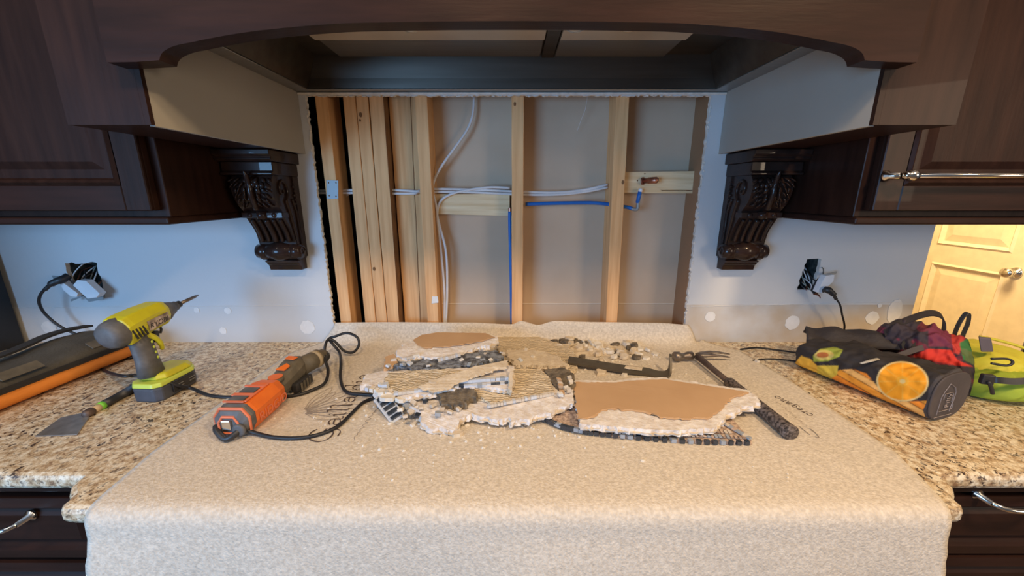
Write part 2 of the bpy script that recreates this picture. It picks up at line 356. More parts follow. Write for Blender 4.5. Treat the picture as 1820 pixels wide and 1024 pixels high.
# ------------------------------------------------------------------ studs, blocking, pipes, cables behind the opening
def stud(x0, x1, yf, yb, label, m=PINE, x0t=None, x1t=None, grp='studs in the wall opening', side=None):
    x0t = x0 if x0t is None else x0t; x1t = x1 if x1t is None else x1t
    z0, z1 = .75, 1.90; n = 18; v = []; f = []; r = random.Random(int(x0*1000))
    for i in range(n+1):
        t = i/n; z = z0+(z1-z0)*t; a = x0+(x0t-x0)*t+r.uniform(-.0006, .0006); b = x1+(x1t-x1)*t+r.uniform(-.0006, .0006)
        v += [(a, yf, z), (b, yf, z), (b, yb, z), (a, yb, z)]
    fm = []
    for i in range(n):
        for k in range(4): f.append((i*4+k, i*4+(k+1) % 4, i*4+4+(k+1) % 4, i*4+4+k)); fm.append(1 if (side and k == 1) else 0)
    f += [(0, 3, 2, 1), (n*4, n*4+1, n*4+2, n*4+3)]; fm += [0, 0]
    o = mk('wall_stud', v, f, m, mats=[m, side or m], fmat=fm, bevel=.0012, seg=1)
    tag(o, label, 'stud', grp); return o
def knots(o, spots):
    for (px, py, r) in spots:
        p = W(px, py, y=o['_yf']); ring = [(p.x+math.cos(k)*r, p.y-.0003, p.z+math.sin(k)*r*1.5) for k in [i*math.pi/5 for i in range(10)]]
        MB().prism(ring, (0, -.0006, 0)).build('knot', BARK, o)
SA = stud(-.604, -.566, 1.264, 1.353, 'lone pine stud at the far left of the opening with a metal plate', x0t=-.602, x1t=-.564)
SB = [stud(-.517, -.480, 1.264, 1.353, 'left board of the triple stud in the wall opening'),
      stud(-.478, -.441, 1.265, 1.353, 'middle board of the triple stud with a dark knot low down'),
      stud(-.439, -.398, 1.264, 1.353, 'right board of the triple stud with a rough bark edge', side=BARK, x0t=-.437, x1t=-.392)]
SC = stud(-.390, -.303, 1.306, 1.338, 'wide recessed flat pine board between the triple stud and the fifth stud')
SD = stud(-.298, -.259, 1.264, 1.353, 'pine stud just left of the hanging white cables, chipped near its foot')
SE = stud(-.001, .037, 1.264, 1.353, 'pine stud in the middle with the blue pipe at its left side')
SF = stud(.334, .374, 1.264, 1.353, 'leaning pine stud crossed by the horizontal blue pipe', x0t=.316, x1t=.356)
SG = stud(.602, .640, 1.2645, 1.353, 'shaded stud at the right edge of the opening, mostly behind the drywall', m=M('painted_shade_stud', (.34, .19, .10), .8, scale=8))  # shade at the opening's edge is put into this stud's darker brown
for s in (SA, SB[0], SB[1], SB[2], SC, SD, SE, SF): s['_yf'] = 1.264
SC['_yf'] = 1.300
knots(SB[1], [(665, 478, .0045), (641, 204, .005), (640, 214, .003)]); knots(SE, [(915, 185, .004)]); knots(SF, [(1107, 324, .0045)])
mb = MB()
for i in range(26): mb.ball((SF.location.x-.004+random.uniform(-.003, .003), 1.263, random.uniform(1.45, 1.53)), (.002, .0015, .004), 6, 4)
p = pl = [W(768, 527, y=1.262), W(778, 527, y=1.262), W(779, 538, y=1.262), W(767, 540, y=1.262)]
MB().prism(jag(pl, .004, .001, 2), (0, .0015, 0)).build('paint_smear', SPK, SD)
a = W(729, 165, y=1.3055); b = W(748, 590, y=1.3055); MB().tube([a.lerp(b, i/20)+Vector((random.uniform(-.0006, .0006), 0, 0)) for i in range(21)], .0011, 5).build('long_crack', BARK, SC)
for (x0_, x1_) in ((-.300, -.2995),): MB().box((x0_-.002, 1.3045, .75), (x1_, 1.345, 1.9)).build('painted_shadow_gap', BARK, SC)  # dark strip painted in as the shadow between the two boards
q = [W(580, 320, y=1.262), W(601, 321, y=1.262), W(601, 353, y=1.262), W(581, 354, y=1.262)]
np_ = thing('nail_plate', 'small galvanised metal plate nailed across the far left stud', 'plate', W(590, 354, y=1.262))
MB().prism(q, (0, .0012, 0)).build('plate', ZINC, np_)
for px, py in ((584, 325), (597, 325), (585, 348), (597, 349)): MB().ball(W(px, py, y=1.2615), (.0022, .0012, .0022), 8, 5).build('nail', BARK, np_)
def blocking(pxs, y, th, label, cat='wood block'):
    pts = [W(a, b, y=y) for a, b in pxs]; o = MB().prism(pts, (0, th, 0)).build('wood_blocking', PINE2, bevel=.001, seg=1); return tag(o, label, cat)
blocking([(752, 345), (906, 345), (906, 384), (752, 380)], 1.312, .037, 'pale horizontal pine block between the left and middle studs')
blk = blocking([(1106, 306), (1249, 304), (1247, 338), (1106, 338)], 1.306, .038, 'pale pine block at right carrying the copper stub')
pts = [W(a, b, y=1.304) for a, b in ((1106, 335), (1150, 331), (1166, 331), (1176, 339), (1247, 339), (1246, 344), (1106, 343))]
MB().prism(pts, (0, .030, 0)).build('split_edge', PINE2, blk)
for px, py in ((1146, 309), (1133, 321), (1239, 309), (1237, 320), (1236, 326)): MB().ball(W(px, py, y=1.3055), (.0025, .001, .0025), 8, 4).build('knot', BARK, blk)
def tubeobj(name, pts, r, m, label, cat, k=8, n=10, group=None):
    o = MB().tube(cr(pts, k), r, n).build(name, m, smooth=True); return tag(o, label, cat, group)
cs = thing('copper_stub', 'short capped copper pipe stub poking out of the right pine block', 'pipe', W(1152, 330, y=1.29))
a = W(1142, 322, y=1.304); b = W(1170, 320, y=1.268)
MB().lathe(a, b-a, [(0, .0085), (.020, .0085), (.0201, .0105), ((b-a).length*.9, .0105), ((b-a).length, .006)], 16).build('pipe', COPPER, cs, smooth=True)
MB().lathe(a, b-a, [(-.001, .0125), (.004, .0125)], 16).build('collar', COPPER, cs)
bp_ = thing('blue_water_pipe', 'blue coated copper water pipe running up and across the wall opening', 'pipe', W(908, 572, y=1.29))
MB().tube(cr([W(906, 376, y=1.30), W(906, 400, y=1.30), W(908, 480, y=1.30), W(910, 586, y=1.30)], 6), .0058, 10).build('riser', BLUE, bp_, smooth=True)
MB().lathe(W(906, 376, y=1.30), (0, 0, 1), [(0, .0055), (.012, .0055)], 12).build('copper_end', COPPER, bp_)
MB().tube(cr([W(934, 363, y=1.30), W(1000, 361, y=1.30), W(1060, 361, y=1.30), W(1112, 368, y=1.30), W(1124, 371, y=1.295)], 8), .0062, 10).build('crosspiece', BLUE, bp_, smooth=True)
MB().tube(cr([W(1122, 371, y=1.295), W(1132, 372, y=1.292), W(1134, 362, y=1.29), W(1134, 358, y=1.29)], 6), .0062, 10).build('elbow', ZINC, bp_, smooth=True)
MB().tube([W(1133, 361, y=1.29), W(1138, 338, y=1.288)], .0066, 10).build('short_rise', BLUE, bp_, smooth=True)
MB().tube([W(1137.5, 341, y=1.288), W(1139, 335, y=1.288)], .0070, 10).build('ferrule', WPL, bp_, smooth=True)
def cab(pts, label, r=.0042): return tubeobj('electrical_cable', [W(a, b, y=y) for a, b, y in pts], r, WIREW, label, 'cable')
cab([(843, 165, 1.33), (841, 200, 1.325), (832, 228, 1.32), (812, 258, 1.315), (790, 288, 1.31), (774, 315, 1.305), (769, 338, 1.30), (775, 365, 1.30), (778, 395, 1.30), (784, 450, 1.30), (790, 520, 1.30), (789, 585, 1.30)], 'white cable curving down from the top beside the fifth stud')
cab([(906, 334, 1.305), (870, 333, 1.305), (830, 338, 1.303), (800, 346, 1.303), (783, 358, 1.303), (777, 378, 1.303), (781, 400, 1.303), (793, 450, 1.303), (795, 520, 1.303), (792, 585, 1.303)], 'white cable bending from the middle stud down to the cloth')
cab([(560, 339, 1.31), (610, 338, 1.31), (700, 338, 1.292), (740, 340, 1.292), (748, 338, 1.30), (770, 336, 1.305), (840, 337, 1.308), (930, 341, 1.31), (990, 342, 1.31), (1040, 337, 1.31), (1080, 328, 1.31)], 'upper long white cable running level through the studs')
cab([(560, 343, 1.306), (625, 343, 1.306), (700, 344, 1.290), (735, 344, 1.290), (746, 341, 1.30), (770, 341, 1.304), (840, 342, 1.306), (930, 346, 1.31), (990, 346, 1.31), (1040, 341, 1.31), (1080, 333, 1.31)], 'lower long white cable running level just under its twin')
cab([(612, 350, 1.33), (622, 344, 1.34), (640, 340, 1.345)], 'short white cable end behind the far left stud', .0035)
tubeobj('loose_string', [W(1044, 172, y=1.30), W(1040, 195, y=1.31), W(1034, 210, y=1.32), (W(1026, 232, y=1.33))], .0006, WIREW, 'thin loose thread hanging at the top of the opening right of the middle stud', 'thread', n=5)

# ------------------------------------------------------------------ range hood
hd = thing('range_hood', 'dark wooden range hood with arched valance over the wall opening', 'range hood', (0, .98, 1.535))
ZB = 1.537
for sx in (-1, 1):
    mb = MB(); mb.box((min(sx*.655, sx*.793), .7272, ZB), (max(sx*.655, sx*.793), YW-.001, 2.6)); MB().box((min(sx*.6445, sx*.6548), .7272, ZB), (max(sx*.6445, sx*.6548), .7355, 2.6)).build('corner_strip', DW, hd)
    mb.build('side_box', DW, hd)
    MB().box((min(sx*.645, sx*.6545), .736, ZB-.001), (max(sx*.645, sx*.6545), YW-.001, 1.80)).build('painted_side_panel', CREAM, hd)['label'] = 'grey-cream painted inner side panel'
left = [(190, 111), (240, 110), (283, 107), (286, 97), (294, 89), (312, 81), (340, 75), (390, 65), (440, 57), (500, 50), (600, 42), (700, 39.5), (800, 38), (910, 37.5)]
L3 = [W(a, b, y=.693) for a, b in left]; pts = L3 + [Vector((-p.x, p.y, p.z)) for p in L3[::-1][1:]]
pts = cr(pts[2:-2], 4); pts = L3[:2] + pts + [Vector((-p.x, p.y, p.z)) for p in L3[:2][::-1]]
MB().prism(pts + [Vector((.664, .693, 2.15)), Vector((-.664, .693, 2.15))], (0, .034, 0)).build('valance', DH, hd)
MB().box((-.654, .7275, 2.0), (.654, .76, 2.6)).build('front_board', DH, hd)
# liner
XL = .600
mb = MB(); Z0, Z1 = 1.716, 1.770
def quad(a, b, c_, d): mb.add([a, b, c_, d], [(0, 1, 2, 3)])
xf = .56
for sx in (-1, 1):
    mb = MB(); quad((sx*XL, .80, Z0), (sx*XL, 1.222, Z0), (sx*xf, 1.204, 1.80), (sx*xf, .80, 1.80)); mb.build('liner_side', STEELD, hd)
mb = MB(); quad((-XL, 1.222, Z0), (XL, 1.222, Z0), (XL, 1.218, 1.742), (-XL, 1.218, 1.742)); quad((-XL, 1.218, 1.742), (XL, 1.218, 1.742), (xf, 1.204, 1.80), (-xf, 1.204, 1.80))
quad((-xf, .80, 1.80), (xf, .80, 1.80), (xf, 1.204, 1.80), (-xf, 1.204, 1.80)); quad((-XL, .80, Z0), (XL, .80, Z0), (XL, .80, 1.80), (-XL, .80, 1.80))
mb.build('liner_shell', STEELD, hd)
mb = MB(); zf = 1.712
mb.box((-.6445, 1.2225, zf), (.6445, 1.2485, Z0)).box((-.6445, .775, zf), (.6445, .80, Z0)).box((-.6445, .80, zf), (-XL, 1.2225, Z0)).box((XL, .80, zf), (.6445, 1.2225, Z0))
mb.build('liner_flange', STEEL, hd, bevel=.001, seg=1)
MB().tube([(-.644, 1.246, 1.708), (.644, 1.246, 1.708)], .0035, 6).build('caulk_line', GYP, hd)
for x0, x1 in ((-.488, .080), (.120, .430)):
    mb = MB(); mb.box((x0, 1.062, 1.792), (x1, 1.198, 1.799)); mb.build('baffle_filter', STEEL, hd, bevel=.002, seg=1)
    MB().box((x0, .83, 1.786), (x1, 1.0615, 1.799)).build('light_strip', STRIP, hd)
MB().box((.084, .83, 1.79), (.116, 1.2, 1.799)).build('centre_rail', STEELD, hd)
for px in (728, 1023, 1118):
    p = W(px, 50, z=1.785); MB().lathe(p, (0, 0, 1), [(-.002, .020), (0, .022), (.001, .022)], 20).build('lamp_ring', CHROME, hd)
    MB().lathe(p+Vector((0, 0, -.0025)), (0, 0, 1), [(0, .013), (.0004, .015)], 16).build('lamp_lens', GLASS, hd)

# ------------------------------------------------------------------ upper cabinets
def bars(mb, x0, x1, z0, z1, y, wf):               # a picture-frame of moulding with mitred steps: wf = [(inset, y offset)...]
    v = []; f = []
    for ins, dy in wf: v += [(x0+ins, y+dy, z0+ins), (x1-ins, y+dy, z0+ins), (x1-ins, y+dy, z1-ins), (x0+ins, y+dy, z1-ins)]
    for r in range(len(wf)-1):
        for k in range(4): f.append((r*4+k, r*4+(k+1) % 4, r*4+4+(k+1) % 4, r*4+4+k))
    f.append(tuple(len(wf)*4-4+k for k in range(4))); mb.add(v, f)
def upper(sx, label):
    xs = lambda a, b: (min(sx*a, sx*b), max(sx*a, sx*b))
    t = thing('upper_cabinet', label, 'cabinet', (sx*1.26, 1.09, 1.34))
    X0, X1 = xs(.829, 1.695 if sx < 0 else 1.60)
    MB().box((X0, .935, 1.362), (X1, YW-.001, 2.6)).build('body', DW, t, bevel=.0015, seg=1)
    mb = MB(); a, b = xs(.826, 1.695 if sx < 0 else 1.603)
    mb.box((a, .922, 1.344), (b, YW-.001, 1.362)); mb.build('light_rail', DH, t, bevel=.005, seg=3)
    mb = MB(); a, b = xs(.836, .842)
    # doors
    for d0, d1 in ((.848, 1.50),):
        a, b = xs(d0, d1); mb = MB(); z0, z1 = 1.378, 2.3; y = .916
        mb.box((a, y+.0005, z0), (b, .934, z1))
        dd = t
        door = mk('door', MB().box((a, .9165, z0), (b, .9345, z1)).v, MB().box((a, .9165, z0), (b, .9345, z1)).f, DW, t, bevel=.003)
        # frame standing proud: 2 stiles and 2 rails
        fw = .058
        for (q0, q1, r0, r1, nm) in ((a, a+fw, z0, z1, 'stile'), (b-fw, b, z0, z1, 'stile'), (a+fw, b-fw, z0, z0+fw, 'rail'), (a+fw, b-fw, z1-fw, z1, 'rail')):
            MB().box((q0, .908, r0), (q1, .9164, r1)).build(nm, DW if nm == 'stile' else DH, door, bevel=.002, seg=1)
        mp = MB(); bars(mp, a+fw, b-fw, z0+fw, z1-fw, .908, [(0, 0), (.006, -.005), (.012, -.001), (.016, .009), (.022, .009), (.024, .012), (.028, .012), (.052, .001), (.055, .001)])
        mp.build('raised_panel', DW, door)
        if sx > 0 and d0 < 1:
            bz = W(1553, 312, y=.875).z; h = []
            MB().tube([(.905-.02, .875, bz), (1.40, .875, bz)], .0056, 12).build('handle', CHROME, door, smooth=True)
            MB().lathe((.868, .875, bz), (1, 0, 0), [(0, .004), (.003, .009), (.008, .007), (.012, .011), (.020, .013), (.028, .010), (.034, .006)], 14).build('handle_finial', CHROME, door, smooth=True)
            MB().lathe((.856, .9075, bz), (.3, -1, 0), [(0, .012), (.006, .012), (.012, .007), (.03, .007)], 14).build('handle_post', CHROME, door, smooth=True)
    return t
upper(-1, 'dark raised-panel wall cabinet at upper left beside the hood')
upper(1, 'dark raised-panel wall cabinet at upper right with a bar handle')

# ------------------------------------------------------------------ corbels
def corbel(sx, label):
    t = thing('corbel', label, 'corbel', (sx*.742, 1.20, 1.172))
    X = lambda v: sx*v
    def ext(name, prof, xa, xb, m=DC, bev=.002, smooth=False):
        pts = [(X(xa), YW-.001-d, z) for d, z in prof]; return MB().prism(pts, (X(xb)-X(xa), 0, 0)).build(name, m, t, bevel=bev, smooth=smooth)
    ext('crown', [(0, 1.5355), (.150, 1.5355), (.150, 1.522), (.143, 1.516), (.146, 1.510), (.138, 1.504), (0, 1.504)], .668, .828)
    ext('frieze', [(0, 1.5038), (.130, 1.5038), (.130, 1.478), (.137, 1.474), (.137, 1.468), (0, 1.468)], .676, .822)
    body = [(0, 1.4678), (.120, 1.4678), (.133, 1.45), (.136, 1.43), (.130, 1.405), (.117, 1.383), (.100, 1.366), (.094, 1.350), (.080, 1.330), (.064, 1.306), (.053, 1.280), (.048, 1.262), (.056, 1.25), (.062, 1.235), (.058, 1.218), (.045, 1.209), (0, 1.209)]
    pr = [Vector((0, d, z)) for d, z in body]; sm = [pr[0]] + cr(pr[1:-1], 4) + [pr[-1]]
    ext('body', [(p.y, p.z) for p in sm], .684, .800, bev=.0015)
    ext('foot', [(0, 1.2088), (.056, 1.2088), (.054, 1.204), (.046, 1.200), (.046, 1.196), (.038, 1.19), (.034, 1.174), (0, 1.174)], .686, .790)
    ext('backplate', [(0, 1.468), (.030, 1.468), (.022, 1.34), (.020, 1.215), (0, 1.215)], .679, .806, bev=.001)
    # band with square blocks and a bead
    yb = YW-.104
    MB().box((min(X(.682), X(.802)), yb-.004, 1.346), (max(X(.682), X(.802)), YW-.07, 1.362)).build('band', DC, t, bevel=.001)
    MB().tube([(X(.742), yb-.003, 1.343), (X(.742), yb-.003, 1.365)], .014, 14).build('bead', DC, t, smooth=True)
    for xx in (.706, .778): MB().lathe((X(xx), yb-.003, 1.354), (0, -1, 0), [(0, .008), (.003, .007), (.005, .003)], 12).build('rosette', DC, t, smooth=True)
    # vertical flutes down the concave face
    for xx in (.700, .721, .742, .763, .784):
        c = [(X(xx), YW-.003-d, z) for d, z in ((.088, 1.340), (.072, 1.315), (.061, 1.292), (.055, 1.270))]
        MB().tube(cr(c, 5), .0085 if xx == .742 else .0055, 8).build('flute', DC, t, smooth=True)
    # volute roller along x
    MB().lathe((X(.672), YW-.044, 1.237), (sx, 0, 0), [(0, .010), (.001, .022), (.026, .024), (.030, .020), (.034, .024), (.06, .031), (.07, .033), (.08, .031), (.106, .024), (.110, .020), (.114, .024), (.139, .022), (.140, .010)], 24).build('volute_roller', DC, t, smooth=True)
    for xe in (.6715, .8135):
        sp = [(X(xe), YW-.044+math.cos(a)*(.019-.0025*a*.8), 1.237+math.sin(a)*(.019-.0025*a*.8)) for a in [i*.3 for i in range(28)]]
        MB().tube(sp, .0026, 6).build('scroll_eye', DC, t, smooth=True)
    # carved scroll on both cheeks
    for xe in (.6825, .8015):
        sp = []
        for i in range(44):
            a = -1.2 + i*.17; r = .033*(1-i/52); sp.append((X(xe), YW-.088+math.cos(a)*r*.85, 1.428+math.sin(a)*r*1.1))
        tail = cr([(X(xe), YW-.040, 1.245), (X(xe), YW-.050, 1.30), (X(xe), YW-.062, 1.345), (X(xe), YW-.070, 1.375), (X(xe), sp[0][1], sp[0][2])], 6)
        MB().tube(tail+[Vector(p) for p in sp], [.0035+.0025*min(1, i/12) for i in range(len(tail))] + [.006*(1-i/80) for i in range(len(sp))], 8).build('scroll', DC, t, smooth=True)
        MB().tube(cr([(X(xe), YW-.022, 1.235), (X(xe), YW-.026, 1.30), (X(xe), YW-.030, 1.36), (X(xe), YW-.045, 1.40)], 6), .0038, 6).build('scroll_rim', DC, t, smooth=True)
        for k in range(6):
            z = 1.455-k*.013; MB().tube([(X(xe), YW-.012, z), (X(xe), YW-.030-.004*(k % 2), z-.006)], [.003, .005], 6).build('leaf_notch', DC, t, smooth=True)
    # acanthus leaf: lobes fanning out over the bulge
    rnd = random.Random(4)
    def surf(z):                                    # depth of body at height z
        for (d0, z0), (d1, z1) in zip(body[1:], body[2:]):
            if z1 <= z <= z0: return d0+(d1-d0)*(z0-z)/(z0-z1)
        return .12
    def leaf(x, z, ang, L, wd):
        dx, dz = math.sin(ang), -math.cos(ang); mb = MB(); path = []
        for i in range(7):
            s = i/6; zz = z+dz*L*s; path.append((X(x+dx*L*s), YW-.001-surf(zz)-.002-.0035*math.sin(s*math.pi), zz))
        mb.tube(path, [wd*max(.15, math.sin(.35+s/6*2.5)) for s in range(7)], 8, flat=.42).build('leaf_lobe', DC, t, smooth=True)
    MB().tube(cr([(X(.742), YW-.127, 1.372), (X(.742), YW-.141, 1.41), (X(.742), YW-.143, 1.44), (X(.742), YW-.150, 1.465), (X(.742), YW-.157, 1.478)], 4), [.008]*8+[.0065]*5+[.006, .0045, .003, .002], 8).build('leaf_tip', DC, t, smooth=True)
    for row, (z, n, L) in enumerate(((1.464, 7, .021), (1.452, 8, .022), (1.438, 8, .022), (1.424, 8, .022), (1.409, 7, .021), (1.396, 6, .018))):
        for i in range(n):
            k = (i-(n-1)/2)/((n-1)/2)
            leaf(.742+k*.048*(1-.06*row), z-abs(k)*.005, k*.7+rnd.uniform(-.45, .45), L*rnd.uniform(.8, 1.15), .0064*rnd.uniform(.8, 1.2))
    return t
corbel(-1, 'carved dark wood corbel left of the opening, leaf front and scroll cheek')
corbel(1, 'carved dark wood corbel right of the opening, leaf front and scroll cheek')

# ------------------------------------------------------------------ countertop and base cabinets
half = [(-.802, .600), (-.800, .585), (-.795, .571), (-.784, .560), (-.770, .549), (-.763, .538), (-.764, .530), (-.757, .524), (-.74, .522)]
front = [(-1.70, .600)] + half + [(-x, y) for x, y in half[::-1]] + [(1.384, .600)]
poly = front + [(1.384, 1.249), (-1.70, 1.249)]
mb = MB(); rings = []
def inset_front(d, z):
    out = []
    for (x, y) in front: out.append((x*(1-d*.6) if abs(x) < 1.2 else x, y+d, z))
    return out + [(1.384, 1.249, z), (-1.70, 1.249, z)]
prof = [(.012, .875), (.003, .877), (0, .884), (0, .897), (.003, .904), (.010, .907)]
n = len(poly); v = []
for d, z in prof: v += inset_front(d, z)
f = []
for r in range(len(prof)-1):
    for k in range(n): f.append((r*n+k, r*n+(k+1) % n, (r+1)*n+(k+1) % n, (r+1)*n+k))
for r in (0, len(prof)-1):
    for tr in tessellate_polygon([[Vector(q) for q in v[r*n:(r+1)*n]]]): f.append(tuple(i+r*n for i in tr))
ct = tag(mk('granite_countertop', v, f, GRAN), 'speckled tan and black granite countertop running along the wall', 'countertop')
tall = tag(MB().box((-2.39, .45, 0), (-1.702, 1.235, 2.6)).build('tall_cabinet', BLK), 'black tall cabinet side at the far left end of the counter', 'cabinet')

def basecab(sx, label):
    xs = lambda a, b: (min(sx*a, sx*b), max(sx*a, sx*b))
    t = thing('base_cabinet', label, 'cabinet', (sx*1.2, .9, 0))
    a, b = xs(.79, 1.70 if sx < 0 else 1.38)
    MB().box((a, .645, .10), (b, 1.24, .8745)).build('body', DW, t)
    MB().box((a, .70, 0), (b, 1.2, .0995)).build('plinth', BLK, t)
    MB().box((a, .618, .852), (b, .6445, .8745)).build('top_moulding', DH, t, bevel=.004)
    d0, d1 = xs(.832, 1.36)
    zs = [(.700, .842), (.575, .692), (.40, .567), (.14, .392)] if sx > 0 else [(.690, .838), (.40, .678), (.14, .392)]
    for i, (z0, z1) in enumerate(zs):
        o = mk('drawer', MB().box((d0, .632, z0), (d1, .6445, z1)).v, MB().box((d0, .63, z0), (d1, .6445, z1)).f, DH, t)
        mp = MB(); bars(mp, d0, d1, z0, z1, .632, [(0, 0), (.001, -.012), (.022, -.014), (.026, -.008), (.030, -.003), (.034, -.003), (.045, -.009), (.05, -.009)])
        mp.build('raised_front', DH, o)
        if i == 0:
            h = W(20, 940, y=.59) if sx < 0 else W(1778, 905, y=.585)
            xa = h.x; xb = h.x+sx*.115; z = h.z
            MB().tube(cr([(xa, .600, z), (xa+sx*.012, .588, z-.002), (xa+sx*.035, .583, z-.003), (xb-sx*.035, .583, z-.003), (xb-sx*.012, .588, z-.002), (xb, .600, z)], 5), .0048, 10).build('handle', CHROME, o, smooth=True)
            for xx in (xa, xb): MB().lathe((xx, .6225, z), (0, -1, 0), [(0, .012), (.004, .012), (.007, .006), (.026, .005)], 14).build('handle_post', CHROME, o, smooth=True)
    return t
basecab(-1, 'dark base cabinet at lower left under the granite with bar-handled drawer')
basecab(1, 'dark base cabinet at lower right under the granite with stacked drawers')
rc = thing('centre_base_cabinet', 'dark bumped-out base cabinet hidden behind the hanging drop cloth', 'cabinet', (0, .9, 0))
MB().box((-.745, .560, 0), (.745, 1.24, .8745)).build('body', DW, rc)

# ------------------------------------------------------------------ drop cloth
prof = [(1.2440, .978), (1.2425, .962), (1.238, .940), (1.228, .921), (1.210, .911), (1.18, .9095)] + [(1.18-.02*i, .9093) for i in range(1, 32)] + \
       [(.545, .9093), (.532, .9085), (.522, .905), (.5155, .898), (.512, .888), (.5105, .875), (.5095, .86)] + [(.509-.0012*i, .86-.014*i) for i in range(1, 42)]
NX = 150; v = []; f = []
topx = [(-.645, 0), (-.60, .004), (-.45, .006), (-.15, .004), (0, -.002), (.03, .010), (.09, -.004), (.15, .010), (.3, .006), (.5, .003), (.62, -.004), (.66, -.03)]
def topz(x):
    for (a, za), (b, zb) in zip(topx, topx[1:]):
        if a <= x <= b: t = (x-a)/(b-a); t = t*t*(3-2*t); return za+(zb-za)*t
    return 0
for j, (y, z) in enumerate(prof):
    down = max(0, .86-z) if y < .6 else 0
    l = -.728 + (0 if y < 1.15 else (y-1.15)*.75); r = .776 - (0 if y < 1.0 else (y-1.0)*.12 + max(0, y-1.17)*1.0)
    if y < .66: r -= (.66-y)*.33; l += (.66-y)*.14
    if down: l -= down*.05; r += down*.09
    for i in range(NX+1):
        x = l+(r-l)*i/NX
        zz, yy = z, y
        if y > 1.2:
            k = (y-1.2)/.044; zz += topz(x)*min(1, max(0, k))**1.5
            if x < -.62 or x > .61: zz -= (z-.9095)*.9*min(1, (abs(x)-.61)/.05)
            zz = max(zz, .9085)
        if y > .55 and y < 1.2: zz += .0012*max(0, noise.noise(Vector((x*5, y*7, 1))))*2 + .0006*(noise.noise(Vector((x*30, y*30, 2)))+.5)
        if down:
            yy -= .020*min(1, down*5)*(math.sin(x*7.1+.6)+.6*math.sin(x*15.7+down*5)+1.6)*.5 + .006*noise.noise(Vector((x*8, down*7, 3)))*min(1, down*8)
            if i in (0, NX): x += .004*noise.noise(Vector((down*60, i, 5)))
        v.append((x, yy, zz))
for j in range(len(prof)-1):
    for i in range(NX): a = j*(NX+1)+i; f.append((a, a+1, a+NX+2, a+NX+1))
cloth = tag(mk('drop_cloth', v, f, CLOTH, smooth=True, origin=(0, .85, .909)), 'off-white fibre drop cloth spread over the counter and hanging down the front', 'cloth')
md = cloth.modifiers.new('solid', 'SOLIDIFY'); md.thickness = .0007; md.offset = 1
ZT = .9115          # printed ink sits just on the cloth
ZK = .9105
GL = {                                               # stroke letters: x to the right, y up, x-height 1
 'G': (1.5, [[(1.25, 1.55), (.95, 1.85), (.5, 1.75), (.2, 1.2), (.12, .55), (.4, .05), (.85, .0), (1.15, .35), (1.2, .8), (.8, .8)], [(1.2, .8), (1.25, .1), (1.0, -.5), (.55, -.55)]]),
 'a': (.95, [[(.15, .75), (.4, 1.0), (.68, .9), (.7, .6), (.7, .1), (.85, 0), (.95, .1)], [(.7, .6), (.3, .52), (.12, .28), (.25, .02), (.5, .05), (.7, .25)]]),
 'i': (.5, [[(.05, .85), (.22, 1.0), (.24, .6), (.24, .1), (.4, 0)], [(.24, 1.38), (.27, 1.43)]]),
 'l': (.5, [[(.02, 1.7), (.22, 1.85), (.24, 1.2), (.24, .1), (.4, 0)]]),
 'r': (.65, [[(.05, .85), (.2, 1.0), (.22, .6), (.22, 0)], [(.22, .7), (.4, .98), (.6, .92)]]),
 'd': (.95, [[(.7, .75), (.45, 1.0), (.18, .75), (.12, .35), (.35, 0), (.6, .1), (.7, .4)], [(.55, 1.8), (.7, 1.85), (.7, 1.0), (.7, .1), (.9, 0)]]),
 'o': (.9, [[(.45, 1.0), (.15, .75), (.15, .25), (.45, 0), (.75, .25), (.75, .75), (.45, 1.0)]]),
 'e': (.8, [[(.15, .5), (.65, .62), (.6, .9), (.35, 1.0), (.12, .6), (.2, .15), (.45, 0), (.7, .15)]]),
 'g': (.9, [[(.7, .8), (.4, 1.0), (.12, .6), (.35, .2), (.65, .4), (.7, .95)], [(.7, .9), (.7, -.3), (.4, -.55), (.15, -.35)]]),
 'n': (.95, [[(.05, .85), (.18, 1.0), (.2, .6), (.2, 0)], [(.2, .7), (.45, 1.0), (.68, .85), (.7, .1), (.85, 0)]]),
}
def write(txt, org, dirv, upv, h, wd, m, parent, name='printed_word', xs=1):
    org = Vector(org); dirv = Vector(dirv).normalized(); upv = Vector(upv).normalized(); mb = MB(); x = 0
    for ch in txt:
        wdt, strokes = GL[ch]
        for s in strokes:
            p = cr([org+dirv*(x+a)*h*xs+upv*b*h for a, b in s], 6); nn = len(p)
            mb.tube(p, [wd*(.45+.75*abs(math.sin(i*.22+.6))) for i in range(nn)], 5, flat=.35)
        x += wdt*h/h
    return mb.build(name, m, parent)
write('Gaillardia', (-.388, .690, ZT), (-.06, 1, 0), (-1, -.06, 0), .0262, .0017, INK, cloth, xs=1.5)
write('oregano', (.712, .790, ZT), (-.30, 1, 0), (-1, -.30, 0), .0125, .0008, INK, cloth, xs=1.25)
mb = MB()                                            # flower line drawing beside the word, and the small faded line of script
fc = Vector((-.505, .800, ZT))
for k in range(8):
    a = -.2+k*.23; d = Vector((math.cos(a), math.sin(a), 0)); pz = Vector((-d.y, d.x, 0)); L = .10+.016*(k % 3)
    mb.tube(cr([fc+d*.015, fc+d*L*.6+pz*.014, fc+d*L+pz*.004, fc+d*L-pz*.006, fc+d*L*.6-pz*.014, fc+d*.015], 5), .0006, 4, flat=.4)
    mb.tube(cr([fc+d*.02, fc+d*L*.5+pz*.003, fc+d*L*.85], 4), .0004, 4, flat=.4)
c = [W(a, b, z=ZT) for a, b in ((1440, 768), (1450, 764), (1421, 757), (1432, 766), (1456, 778), (1447, 770), (1430, 760))]
mb.build('printed_flower', INKF, cloth)
